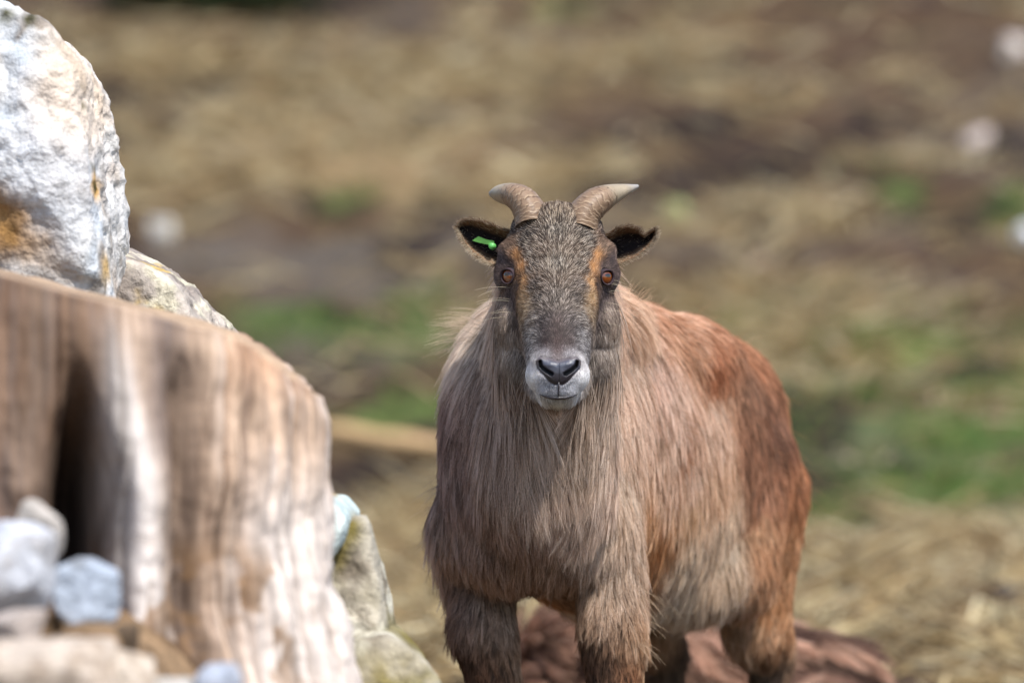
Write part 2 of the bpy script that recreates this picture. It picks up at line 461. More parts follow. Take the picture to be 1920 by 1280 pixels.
def col_moss(V, D):
    c = np.repeat(lin((170, 162, 146))[None], len(V), 0)
    c = mixc(c, np.repeat(lin((110, 98, 84))[None], len(V), 0), sm(-.05, .45, fbm(V * 11 + 3, 4)) * .8)
    c = mixc(c, np.repeat(lin((120, 110, 64))[None], len(V), 0), sm(-.1, .4, fbm(V * 8 + 53, 4)) * sm(.52, .34, V[:, 2]) * .95)
    c = mixc(c, np.repeat(lin((216, 212, 196))[None], len(V), 0), sm(.2, .5, fbm(V * 17 + 93, 3)) * .7)
    for a, b, r in ((655, 1000, .03), (632, 1040, .022), (650, 985, .02), (700, 1250, .05), (745, 1240, .04)):
        c = mixc(c, np.repeat(lin((104, 92, 34))[None], len(V), 0), blot(V, a, b, 7.0, r) * .85)
    return c

def col_blue(V, D):
    c = np.repeat(lin((200, 210, 206))[None], len(V), 0)
    c = mixc(c, np.repeat(lin((164, 182, 184))[None], len(V), 0), sm(-.1, .5, fbm(V * 14 + 3, 4)) * .7)
    c = mixc(c, np.repeat(lin((140, 110, 40))[None], len(V), 0), blot(V, 608, 922, 7.05, .02) + blot(V, 655, 985, 7.05, .02))
    return np.clip(c, 0, 1)

rr = np.random.default_rng(21)
c = P(40, 290, 7.45)
pl = outline_planes(c, 7.35, [(-85, -40), (125, 100), (182, 175), (204, 300), (220, 450), (212, 545), (150, 640), (-120, 700), (-260, 420), (-160, 0)], .19, .26, rng=rr)
o = rock('boulder', c, pl, 6, 18, .024, 6, 2, col_white, pits=.014)
tag(o, 'large white and tan quartz boulder, topmost on the rock pile behind the stump', 'boulder', 'boulders of the rock pile')
c = P(300, 640, 7.62)
pl = outline_planes(c, 7.62, [(200, 466), (262, 484), (318, 507), (362, 545), (408, 590), (424, 622), (436, 760), (330, 900), (120, 860), (90, 560)], .16, .22, rng=rr)
o = rock('boulder', c, pl, 6, 16, .02, 7, 5, col_grey)
tag(o, 'flat grey lichen-speckled boulder showing just above the stump top', 'boulder', 'boulders of the rock pile')
c = P(480, 960, 7.45)
pl = outline_planes(c, 7.45, [(330, 830), (560, 800), (606, 835), (614, 870), (604, 940), (640, 1150), (560, 1260), (330, 1280), (240, 1000)], .16, .3, rng=rr)
o = rock('boulder', c, pl, 5, 16, .02, 6, 8, col_moss)
tag(o, 'mossy boulder almost hidden behind the stump, a sliver showing at its side', 'boulder', 'boulders of the rock pile')
c = P(585, 1010, 7.02)
pl = outline_planes(c, 7.05, [(520, 930), (608, 920), (640, 942), (660, 968), (655, 1000), (628, 1042), (560, 1090), (505, 1040)], .07, .1, rng=rr)
o = rock('boulder', c, pl, 5, 18, .012, 5, 11, col_blue)
tag(o, 'pale blue-white rock wedged on the mossy boulder beside the stump', 'rock', 'boulders of the rock pile')
c = P(630, 1300, 7.12)
pl = outline_planes(c, 7.08, [(540, 1010), (650, 960), (692, 980), (712, 1060), (748, 1190), (790, 1420), (800, 1720), (480, 1740), (440, 1300)], .14, .22, rng=rr)
o = rock('boulder', c, pl, 6, 15, .02, 7, 14, col_moss, pits=.012)
tag(o, 'tall leaning boulder with green-brown moss at the foot of the rock pile', 'boulder', 'boulders of the rock pile')

c = P(740, 1420, 7.0)
pl = outline_planes(c, 7.0, [(660, 1190), (742, 1182), (790, 1222), (826, 1290), (850, 1420), (830, 1700), (640, 1720), (610, 1400)], .11, .14, rng=rr)
o = rock('boulder', c, pl, 5, 15, .02, 6, 17, col_moss, pits=.01)
tag(o, 'low rounded lichen-grey boulder at the very foot of the tall leaning one', 'boulder', 'boulders of the rock pile')

# ------------------------------------------------------------------ earth bank that carries stump, rocks and stones
def bank_z(x, y):
    x = np.asarray(x, float); y = np.asarray(y, float)
    h = (0.30 + 0.17 * sm(5.85, 6.15, y)) * sm(-0.12, -0.42, x) + 0.10 * sm(-0.55, -0.95, x)
    h = h * sm(5.0, 5.75, y) * sm(9.3, 8.2, y)
    h = h + 0.28 * sm(6.55, 7.2, y) * sm(-0.33, -0.6, x) * sm(9.0, 8.0, y)
    p = np.stack([x, y, 0 * x], -1)
    return h + 0.025 * fbm(p * 6, 3) * sm(0.02, .2, h) + 0.008 * fbm(p * 30, 2) - 0.02
bx = strip(-2.6, 0.1, 240); by = strip(4.4, 9.5, 300)
BX, BY = np.meshgrid(bx, by); xs, ys = BX.ravel(), BY.ravel()
F = [(j * 240 + i, j * 240 + i + 1, (j + 1) * 240 + i + 1, (j + 1) * 240 + i) for j in range(299) for i in range(239)]
p3 = np.stack([xs, ys, bank_z(xs, ys)], -1)
cc = mixc(np.repeat(lin((150, 124, 96))[None], len(xs), 0), np.repeat(lin((96, 76, 58))[None], len(xs), 0), sm(-.2, .4, fbm(p3 * 9, 3)))
bank = mesh_obj('earth_bank', p3, F, M_soil, col=cc)
tag(bank, 'bare brown earth bank under the stump and rock pile', 'earth bank', kind='structure')

# ------------------------------------------------------------------ stump
def make_stump():
    D0 = 6.30
    cx, cy = -0.545, D0 + 0.30
    na, nz = 760, 170
    A = np.linspace(0, 2 * np.pi, na, endpoint=False)              # 0 = +x, -pi/2 = towards camera
    U = np.linspace(0, 1, nz)
    AA, UU = np.meshgrid(A, U); a, u = AA.ravel(), UU.ravel()
    ca, sa = np.cos(a), np.sin(a)
    # height of the cut: highest at the far side of the left, falling to the right, a bevel on the right rim
    base_r = 0.330
    xr = cx + base_r * ca
    top = 0.757 - 0.255 * (xr + 0.307) - 0.050 * np.clip((ca - .66) / .34, 0, 1) ** 1.6
    z0 = 0.10
    z = z0 + (top - z0) * u
    r = base_r * (1 + 0.30 * sm(.75, 0.0, u) * (0.55 + 0.45 * np.cos(3 * a + 0.6)))
    q = np.stack([ca * 2.2, sa * 2.2, z * 0.55], -1)
    flute = fbm(q * 1.5 + 4, 3, .6)
    fine = fbm(np.stack([ca * 14, sa * 14, z * 1.3], -1), 3)
    vfine = fbm(np.stack([ca * 45, sa * 45, z * 4], -1), 3)
    r = r * (1 + 0.016 * flute + 0.012 * fine + 0.006 * vfine)
    r = r * (1 - 0.022 * sm(.95, 1.0, u))
    # pixel column this bit of the front face is seen in
    x = cx + r * ca; y = cy + r * sa
    px = 960 + x * FPX / y; py = 640 - (z - CAMZ) * FPX / y
    front = sa < 0.1
    # deep hollow low on the front, narrowing upwards
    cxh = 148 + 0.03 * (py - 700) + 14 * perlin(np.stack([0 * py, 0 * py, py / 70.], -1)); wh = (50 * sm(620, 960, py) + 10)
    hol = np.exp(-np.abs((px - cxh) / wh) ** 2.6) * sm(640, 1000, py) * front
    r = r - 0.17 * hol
    cxg = 362 + 12 * np.sin(py / 130); wg = 36 + 30 * sm(850, 1050, py)
    gro = np.exp(-((px - cxg) / wg) ** 2) * sm(560, 760, py) * front
    r = r - 0.04 * gro
    rid = np.exp(-((px - (228 + .09 * (py - 800))) / (30 + 44 * sm(700, 1050, py))) ** 2) * front * sm(540, 760, py)
    r = r + 0.03 * rid
    crk = np.zeros(len(a)); rc = np.random.default_rng(9)
    for k in range(46):
        a0 = rc.uniform(0, 2 * np.pi) if k > 26 else rc.uniform(-2.6, -.2); z1 = rc.uniform(.25, .8); hl_ = rc.uniform(.08, .28)
        am = a0 + .02 * perlin(np.stack([0 * z + k, 0 * z, z * 9], -1))
        da = np.angle(np.exp(1j * (a - am)))
        crk = np.maximum(crk, np.exp(-(da / rc.uniform(.008, .022)) ** 2) * np.clip(1 - np.abs((z - z1) / hl_) ** 2, 0, 1) * rc.uniform(.5, 1))
    r = r - 0.014 * crk + 0.010 * fbm(np.stack([ca * 5, sa * 5, z * 14], -1), 4) * (.35 + .65 * sm(.75, .45, z))
    x = cx + r * ca; y = cy + r * sa
    V = np.stack([x, y, z], -1)
    # colours
    tan, pale, grey, dark, rust = lin((204, 176, 152)), lin((232, 224, 218)), lin((128, 114, 108)), lin((70, 56, 48)), lin((166, 116, 78))
    n = len(V); rep = lambda c: np.repeat(c[None], n, 0)
    wv = .25 * fbm(np.stack([ca * 4, sa * 4, z * 6], -1), 2)
    s1 = np.stack([ca * 6 + wv, sa * 6, z * 3.2], -1); s2 = np.stack([ca * 15 + wv * 4, sa * 15, z * 5.0], -1)
    c = rep(tan)
    s3 = np.stack([ca * 40, sa * 40, z * 5], -1); s4 = np.stack([ca * 22, sa * 22, z * 9], -1)
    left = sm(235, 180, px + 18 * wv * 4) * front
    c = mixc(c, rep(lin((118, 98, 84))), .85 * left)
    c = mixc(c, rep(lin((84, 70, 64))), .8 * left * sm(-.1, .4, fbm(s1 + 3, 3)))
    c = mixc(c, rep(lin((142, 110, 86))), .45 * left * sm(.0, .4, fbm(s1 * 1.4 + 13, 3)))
    c = mixc(c, rep(grey), .8 * np.exp(-((px - 300 - 60 * wv) / 50) ** 2) * front * sm(980, 820, py))
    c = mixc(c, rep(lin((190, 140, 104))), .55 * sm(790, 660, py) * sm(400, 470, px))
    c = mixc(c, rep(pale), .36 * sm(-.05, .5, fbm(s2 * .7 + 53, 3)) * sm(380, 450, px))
    c = mixc(c, rep(grey), .4 * sm(.0, .5, fbm(s3 + 31, 4)))
    c = mixc(c, rep(lin((104, 80, 62))), .5 * sm(.1, .5, fbm(s4 + 91, 4)))
    c = mixc(c, rep(pale), np.clip(.95 * rid + .6 * sm(420, 520, px) * sm(800, 1000, py), 0, 1) * front)
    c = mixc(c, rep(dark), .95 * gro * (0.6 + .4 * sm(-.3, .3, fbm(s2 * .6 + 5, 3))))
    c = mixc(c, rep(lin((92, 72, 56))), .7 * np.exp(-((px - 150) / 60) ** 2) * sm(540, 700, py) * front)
    c = mixc(c, rep(dark), .8 * crk)
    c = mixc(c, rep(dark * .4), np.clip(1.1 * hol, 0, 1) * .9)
    c = mixc(c, rep(lin((128, 100, 72))), .8 * sm(980, 1090, py) * sm(.0, .35, fbm(V * 15 + 8, 5)) * sm(640, 520, px))
    F = []
    for j in range(nz - 1):
        for i in range(na):
            k = (i + 1) % na
            F.append((j * na + i, j * na + k, (j + 1) * na + k, (j + 1) * na + i))
    V = list(V); c = list(c)
    # cut face in rings towards the heart
    prev = (nz - 1) * na
    rim = np.array(V[prev:prev + na])
    ctr = rim.mean(0)
    for s in (0.96, 0.85, 0.65, 0.4, 0.15, 0.0):
        st = len(V)
        ring = ctr + (rim - ctr) * s; ring[:, 2] += 0.008 * (1 - s) + 0.004 * perlin(ring * 20)
        V += list(ring); c += [lin((176, 150, 124)) * (0.8 + 0.25 * math.sin(s * 60))] * na
        for i in range(na):
            k = (i + 1) % na
            F.append((prev + i, prev + k, st + k, st + i))
        prev = st
    o = mesh_obj('tree_stump', np.array(V), F, M_wood, col=np.array(c))
    return tag(o, 'weathered pale tree stump with a dark hollow and a slanting cut top', 'tree stump')
make_stump()

# ------------------------------------------------------------------ stones in front of the stump
def stone(px, py, d, hw, hh, col, label, seed, squash=0.8, p=11, rot=0.0, name='stone'):
    c = P(px, py, d); s = d / FPX; rg = np.random.default_rng(seed)
    w, h = hw * s, hh * s
    pl = []
    for k in range(11):
        n = unit(rg.normal(size=3)); e = np.array([n[0] * w, n[1] * w * squash, n[2] * h])
        pl.append((n, np.linalg.norm(e) * rg.uniform(.74, 1.0)))
    for n in ((1, 0, 0), (-1, 0, 0), (0, 0, 1), (0, 0, -1), (0, 1, 0), (0, -1, 0)):
        n = np.array(n, float); pl.append((n, np.linalg.norm([n[0] * w, n[1] * w * squash, n[2] * h])))
    col = lin(col)
    def cf(V, D):
        c0 = np.repeat(col[None], len(V), 0)
        return mixc(c0, c0 * np.array([.6, .55, .5]), sm(.05, .5, fbm(V * 22 + seed, 4)) * .7)
    o = rock(name, c, pl, 3 if hw < 22 and d < 9 else (4 if d > 9 else 5), p, .012, 4, seed, cf)
    return tag(o, label, 'stone', 'stones on the earth bank' if d < 9 else 'pale stones on the hillside')
stone(66, 1000, 6.02, 54, 66, (186, 178, 170), 'upright cream stone leaning against the stump beside its hollow', 31)
stone(25, 1075, 5.92, 92, 98, (198, 200, 206), 'big bright white stone heaped before the stump', 32)
stone(165, 1112, 5.98, 64, 76, (178, 188, 202), 'angular bluish-white stone below the stump hollow', 133, p=8)
stone(100, 1270, 5.80, 130, 72, (186, 172, 158), 'long smooth beige stone lying lowest on the bank', 34, p=6)
stone(222, 1275, 5.82, 66, 64, (192, 178, 162), 'rounded beige stone next to the long smooth one', 35)
stone(405, 1285, 5.86, 52, 42, (160, 166, 178), 'small blue-grey stone at the foot of the stump', 36, p=10)
stone(300, 1310, 5.86, 60, 40, (188, 184, 178), 'dull grey stone between the beige and blue-grey stones', 37)
stone(90, 1180, 5.98, 40, 34, (120, 98, 74), 'brown earthy clod under the white stone', 38)
stone(30, 1175, 5.86, 60, 34, (176, 164, 156), 'greyish flat stone under the white stone', 39)
stone(165, 1205, 5.93, 70, 36, (132, 108, 82), 'earth-crusted brown stone under the bluish one', 40)
stone(232, 1200, 5.96, 34, 30, (96, 80, 64), 'dark brown clod in the gap beside the stump root', 41)

for k in range(34):
    _px, _py = rr.uniform(0, 330), rr.uniform(1120, 1300)
    _d = float(np.interp(_py, [1100, 1300], [6.06, 5.84])) + rr.uniform(-.03, .03)
    _s = rr.uniform(8, 20)
    _x = (_px - 960) * _d / FPX
    _py = 640 - (float(bank_z([_x], [_d])[0]) + .4 * _s * _d / FPX - CAMZ) * FPX / _d
    o = stone(_px, _py, _d, _s, _s * .8, [(150, 122, 92), (124, 100, 76), (176, 158, 138), (104, 86, 68)][k % 4], 'small brown pebble in the soil between the white stones', 200 + k, name='pebble')
    o['category'] = 'pebble'; o['group'] = 'pebbles in the soil of the bank'

# pale stones and clods on the hillside
def hill_stone(px, py, hw, hh, col, label, seed, name='stone'):
    q = ray_ground(px, py + hh * 0.7)
    o = stone(px, py, q[1], hw, hh, col, label, seed, 1.0, 7, name=name)
    return o
hill_stone(303, 435, 24, 24, (226, 220, 210), 'lone white stone on grey mud above the flat grey boulder', 51)
hill_stone(1900, 92, 26, 24, (226, 214, 204), 'white stone high on the brown slope', 52)
hill_stone(1832, 262, 26, 20, (206, 190, 180), 'pinkish stone partway down the brown slope', 53)
hill_stone(1925, 444, 22, 26, (224, 228, 234), 'bluish-white stone by the green tufts on the slope', 54)
hill_stone(1430, 498, 24, 16, (206, 180, 166), 'pinkish stone on the slope above the withers', 55)
hill_stone(1265, 396, 24, 20, (178, 186, 130), 'pale green-grey stone on the slope beside the straighter horn', 56)
hill_stone(1690, 872, 34, 15, (70, 62, 58), 'dark earth clod in the green grass', 57, 'clod')
hill_stone(1870, 1118, 50, 24, (58, 52, 50), 'large dark clod lying in the straw', 58, 'clod')
hill_stone(1660, 1078, 34, 14, (92, 82, 74), 'greyish clod lying in the straw', 59, 'clod')
hill_stone(1775, 1175, 26, 14, (66, 62, 90), 'small bluish-dark clod lying in the straw', 60, 'clod')
hill_stone(660, 955, 40, 24, (74, 64, 54), 'dark clod on the slope below the pole', 61, 'clod')

def tube(name, pts, rads, mat, col, seg=14, parent=None):
    pts = [Vector(p) for p in pts]; V = []; F = []
    for i, p in enumerate(pts):
        t = (pts[min(i + 1, len(pts) - 1)] - pts[max(i - 1, 0)]).normalized()
        a = t.cross(Vector((0, 0, 1)) if abs(t.z) < .9 else Vector((1, 0, 0))).normalized(); b = t.cross(a)
        for k in range(seg):
            w = 2 * math.pi * k / seg
            V.append(p + (a * math.cos(w) + b * math.sin(w)) * rads[i])
    for i in range(len(pts) - 1):
        for k in range(seg):
            n = (k + 1) % seg
            F.append((i * seg + k, i * seg + n, (i + 1) * seg + n, (i + 1) * seg + k))
    F.append(tuple(range(seg))[::-1]); F.append(tuple((len(pts) - 1) * seg + k for k in range(seg)))
    V = np.array([v[:] for v in V])
    o = mesh_obj(name, V, F, mat, col=np.repeat(np.asarray(col)[None], len(V), 0))
    if parent: adopt(o, parent)
    return o
pts = []; PD = ray_ground(700, 822)[1]
for k in range(24):
    yy_ = PD - .02 * k; xx_ = (520 + k * 22 - 960) * yy_ / FPX; pts.append((xx_, yy_, float(ground_z([xx_], [yy_])[0])))
_zp = np.array([p[2] for p in pts]); _k = np.arange(24); _f = np.polyfit(_k, _zp, 1); _ln = np.polyval(_f, _k); _ln += max(0, (_zp - _ln).max() - .02) + .02
pts = [(p[0], p[1], float(z)) for p, z in zip(pts, _ln)]
pole = tube('wooden_pole', pts, [.026 + .003 * math.sin(k * 1.3) for k in range(24)], M_wood, lin((206, 172, 128)))
tag(pole, 'pale straight wooden pole lying across the slope behind the animal', 'pole')

# dark bush at the top of the slope
def bush():
    q = ray_ground(400, 42); rg = np.random.default_rng(77)
    e = empty('bush', (q[0], q[1] + .1, float(ground_z([q[0]], [q[1] + .1])[0])))
    tag(e, 'dark green leafy bush at the top of the slope', 'bush')
    n = 5000
    p = unit(rg.normal(size=(n, 3))) * (rg.random(n) ** .4)[:, None] * np.array([.55, .4, .5])
    p *= (1 + .25 * fbm(p * 4, 2))[:, None]; p[:, 2] = np.abs(p[:, 2]) + .08
    p += np.array(e.location)
    d1 = unit(rg.normal(size=(n, 3))); d2 = unit(np.cross(d1, rg.normal(size=(n, 3))))
    V = np.concatenate([p - d1 * .03, p + d2 * .014, p + d1 * .03, p - d2 * .014], 1).reshape(-1, 3)
    F = [(4 * i, 4 * i + 1, 4 * i + 2, 4 * i + 3) for i in range(n)]
    c = np.repeat(lin((44, 58, 30))[None] * rg.uniform(.6, 1.4, n)[:, None], 4, 0)
    adopt(mesh_obj('foliage', V, F, M_ear, col=c), e)
    for k in range(6):
        a = rg.uniform(0, 6.28); b = np.array(e.location)
        tube('stem', [b - [0, 0, .05], b + [.1 * math.cos(a), .1 * math.sin(a), .25], b + [.25 * math.cos(a), .2 * math.sin(a), .5]], [.014, .01, .004], M_wood, lin((90, 74, 56)), 6, e)
bush()

# ------------------------------------------------------------------ the tahr: one continuous body
HD = 7.60                                        # distance of the face
def HS(dx, py, off):
    q = P(1045 + dx, py, HD); return np.array([q[0], HD + off, q[2]])

class Blob:
    def __init__(s): s.V = []; s.F = []
    def add(s, V, F):
        b = len(s.V); s.V += [tuple(v) for v in V]; s.F += [tuple(i + b for i in f) for f in F]
    def ell(s, c, r, axes=None):
        D, Fs = ICO[4]
        V = D * np.asarray(r)
        if axes is not None: V = V @ np.asarray(axes)
        s.add(V + np.asarray(c), Fs)
    def loft(s, rings, sx, seg=36, sq=2.0):
        """rings: (centre, half-width, half-height); sx: sideways unit vector; superellipse exponent sq"""
        C = [np.asarray(r[0], float) for r in rings]; V = []; F = []
        n = len(rings)
        for i in range(n):
            t = unit(C[min(i + 1, n - 1)] - C[max(i - 1, 0)])
            a = unit(np.asarray(sx) - t * (t @ np.asarray(sx))); b = np.cross(t, a)
            for k in range(seg):
                w = 2 * math.pi * k / seg; cw, sw = math.cos(w), math.sin(w)
                e = 2.0 / sq
                V.append(C[i] + a * (rings[i][1] * math.copysign(abs(cw) ** e, cw)) + b * (rings[i][2] * math.copysign(abs(sw) ** e, sw)))
        for i in range(n - 1):
            for k in range(seg):
                m = (k + 1) % seg
                F.append((i * seg + k, i * seg + m, (i + 1) * seg + m, (i + 1) * seg + k))
        F.append(tuple(range(seg))[::-1]); F.append(tuple((n - 1) * seg + k for k in range(seg)))
        s.add(V, F)
    def limb(s, pts, rads, sub=5):
        """tapered round limb through pts, with round ends"""
        pts = [np.asarray(p, float) for p in pts]
        ring = []
        for i in range(len(pts) - 1):
            for k in range(sub):
                t = k / sub; u = t * t * (3 - 2 * t)
                ring.append((pts[i] * (1 - t) + pts[i + 1] * t, rads[i] * (1 - u) + rads[i + 1] * u))
        ring.append((pts[-1], rads[-1]))
        s.loft([(c, r, r) for c, r in ring], (1, 0.02, 0), 24)
        s.ell(pts[0], [rads[0]] * 3); s.ell(pts[-1], [rads[-1]] * 3)
    def remesh(s, voxel, smooth):
        me = bpy.data.meshes.new('blob'); me.from_pydata(s.V, [], s.F); me.update()
        bm = bmesh.new(); bm.from_mesh(me); bmesh.ops.recalc_face_normals(bm, faces=bm.faces); bm.to_mesh(me); bm.free()
        o = bpy.data.objects.new('blob', me); COL.objects.link(o)
        m = o.modifiers.new('r', 'REMESH'); m.mode = 'VOXEL'; m.voxel_size = voxel; m.use_smooth_shade = True
        m = o.modifiers.new('s', 'SMOOTH'); m.factor = 0.5; m.iterations = smooth
        dg = bpy.context.evaluated_depsgraph_get(); dg.update()
        out = bpy.data.meshes.new_from_object(o.evaluated_get(dg))
        bpy.data.objects.remove(o); bpy.data.meshes.remove(me)
        return out

TH = math.radians(20.5)
BA = np.array([math.sin(TH), math.cos(TH), 0.0])       # body axis, chest to rump
BR = np.array([math.cos(TH), -math.sin(TH), 0.0])      # the animal's left, to the right in the picture
UPV = np.array([0, 0, 1.0])
S0 = np.array([0.036, 7.93, 0.0])
def B(t, lat, z): return S0 + BA * t + BR * lat + UPV * z

def build_body():
    b = Blob()
    # trunk
    prof = [(-.15, .05, .08, .585), (-.13, .09, .13, .59), (-.08, .110, .175, .597), (0.0, .126, .210, .612), (.12, .142, .210, .605), (.28, .150, .218, .578), (.42, .153, .216, .568),
            (.55, .153, .195, .582), (.66, .145, .175, .598), (.76, .125, .155, .600), (.81, .07, .09, .60), (.835, .03, .04, .60)]
    b.loft([(B(t, 0, zc), w, h) for t, w, h, zc in prof], BR, 48, 2.25)
    b.ell(B(.07, .02, .770), (.10, .14, .068), (BR, BA, UPV))
    b.ell(B(.24, .0, .745), (.10, .20, .068), (BR, BA, UPV)); b.ell(B(.40, .055, .715), (.09, .20, .075), (BR, BA, UPV)); b.ell(B(.40, -.055, .715), (.09, .20, .075), (BR, BA, UPV))
    for lat in (-1, 1): b.ell(B(.0, lat * .085, .505), (.062, .085, .085), (BR, BA, UPV))          # withers
    b.ell(B(-.04, 0, .50), (.105, .10, .095), (BR, BA, UPV))
    b.loft([(HS(0, 640, .125), .060, .07), (HS(-4, 720, .130), .076, .09), (HS(-14, 830, .165), .092, .10), (HS(-22, 950, .215), .097, .10)], (1, 0, 0), 32)         # breast
    # neck up to the skull
    b.loft([(B(.02, 0, .62), .10, .125), (B(-.06, .0, .66), .092, .115), (HS(-4, 610, .215), .082, .10), (HS(0, 540, .165), .070, .085), (HS(0, 500, .13), .062, .07)], (1, 0, 0), 36)
    for lat, x0 in ((-1, 908), (1, 1150)):
        sh = B(0.02, lat * .098, .62); el = B(.02, lat * .092, .47)
        b.ell(B(.03, lat * .082, .57), (.062, .09, .16), (BR, BA, UPV))
        dpt = (B(-.02, lat * .09, 0))[1]
        k0 = P(x0 - 3, 1160, dpt); k1 = P(x0 + (20 if lat < 0 else 2), 1290, dpt)
        kx = k1[0]
        b.limb([el, k0, k1, (kx, dpt - .005, .225), (kx, dpt + .008, .11), (kx, dpt, .05), (kx, dpt - .012, .022)],
               [.056, .046, .037, .031, .019, .022, .021])
    for lat in (-1, 1):
        hip = B(.64, lat * .085, .58); sti = B(.57, lat * .098, .415); hock = B(.79, lat * .085, .275)
        fet = B(.755, lat * .085, .06); toe = B(.735, lat * .085, .022)
        b.ell(B(.66, lat * .078, .53), (.062, .115, .135), (BR, BA, UPV))
        b.limb([hip, sti], [.085, .07]); b.limb([hip + (hock - hip) * .15 + BA * .03, sti * .35 + hock * .65, hock, B(.77, lat * .085, .17), fet, toe], [.085, .052, .032, .022, .022, .021])
    b.ell(B(.49, .045, .425), (.105, .17, .085), (BR, BA, UPV)); b.ell(B(.49, -.045, .425), (.105, .17, .085), (BR, BA, UPV))
    # tail stub
    b.limb([B(.82, 0, .66), B(.86, 0, .62), B(.875, 0, .56)], [.03, .022, .012])
    # ---- head
    b.loft([(HS(0, 440, .125), .046, .05), (HS(0, 462, .105), .066, .072), (HS(0, 505, .082), .074, .082), (HS(0, 560, .050), .064, .075), (HS(0, 610, .016), .052, .063),
            (HS(0, 655, -.020), .043, .051), (HS(0, 690, -.042), .0395, .044), (HS(0, 712, -.054), .035, .036), (HS(0, 724, -.060), .026, .025)], (1, 0, 0), 40, 2.3)
    b.ell(HS(0, 425, .075), (.058, .05, .032))
    for s in (-1, 1):
        b.ell(HS(s * 82, 512, .062), (.026, .030, .030))              # orbit
        b.ell(HS(s * 70, 478, .060), (.030, .034, .026))              # brow
        b.ell(HS(s * 66, 600, .085), (.036, .065, .060))
        b.ell(HS(s * 62, 655, .085), (.036, .055, .060))              # cheek
        b.ell(HS(s * 62, 540, .060), (.028, .040, .050))
        b.ell(HS(s * 27, 702, -.054), (.0235, .032, .025))             # upper lip
        b.ell(HS(s * 28, 676, -.070), (.0165, .020, .015))            # wing of the nose
    b.ell(HS(0, 700, -.072), (.030, .022, .026))
    b.ell(HS(0, 728, -.062), (.030, .028, .021))
    b.ell(HS(0, 744, -.046), (.027, .034, .0165))                     # chin
    b.loft([(HS(0, 738, -.045), .028, .018), (HS(0, 726, .0), .034, .024), (HS(0, 690, .07), .048, .045), (HS(0, 650, .13), .055, .06)], (1, 0, 0), 28)   # jaw
    return b.remesh(0.0048, 5)

tahr = empty('tahr', tuple(B(.33, 0, 0)))
tag(tahr, 'brown shaggy-coated horned wild goat standing and staring ahead, green tag in one ear', 'wild goat', 'wild goats')
def relax(me, w, it):
    E = np.empty(len(me.edges) * 2, np.int32); me.edges.foreach_get('vertices', E); E = E.reshape(-1, 2)
    V = verts_of(me); n = len(V)
    deg = np.bincount(E.ravel(), minlength=n)[:, None].astype(float)
    for _ in range(it):
        A = np.zeros_like(V)
        for k in range(3):
            A[:, k] = np.bincount(E[:, 0], V[E[:, 1], k], n) + np.bincount(E[:, 1], V[E[:, 0], k], n)
        V = V + (A / deg - V) * (w[:, None] * .6)
    me.vertices.foreach_set('co', V.ravel()); me.update()
body_me = build_body(); body_me.name = 'body'
_v = verts_of(body_me)
_w = sm(HD + .10, HD + .17, _v[:, 1]) + sm(775, 800, 640 - (_v[:, 2] - CAMZ) * FPX / HD)
relax(body_me, np.clip(_w, 0, 1) * (0.15 + .85 * sm(.30, .42, _v[:, 2])), 60)
body = bpy.data.objects.new('body', body_me); COL.objects.link(body)
BV = verts_of(body_me); BN = normals_of(body_me)
bm = bmesh.new(); bm.from_mesh(body_me); BVH = BVHTree.FromBMesh(bm); bm.free()
CAMP = Vector((0, 0, CAMZ))

def surf(px, py):
    """where the sight line of a photo pixel meets the body; nearest body point if it misses"""
    d = Vector(P(px, py, 8.0)) - CAMP; d.normalize()
    h = BVH.ray_cast(CAMP, d)
    if h[0] is None:
        h = BVH.find_nearest(Vector(P(px, py, 8.0)))
    return np.array(h[0]), np.array(h[1])

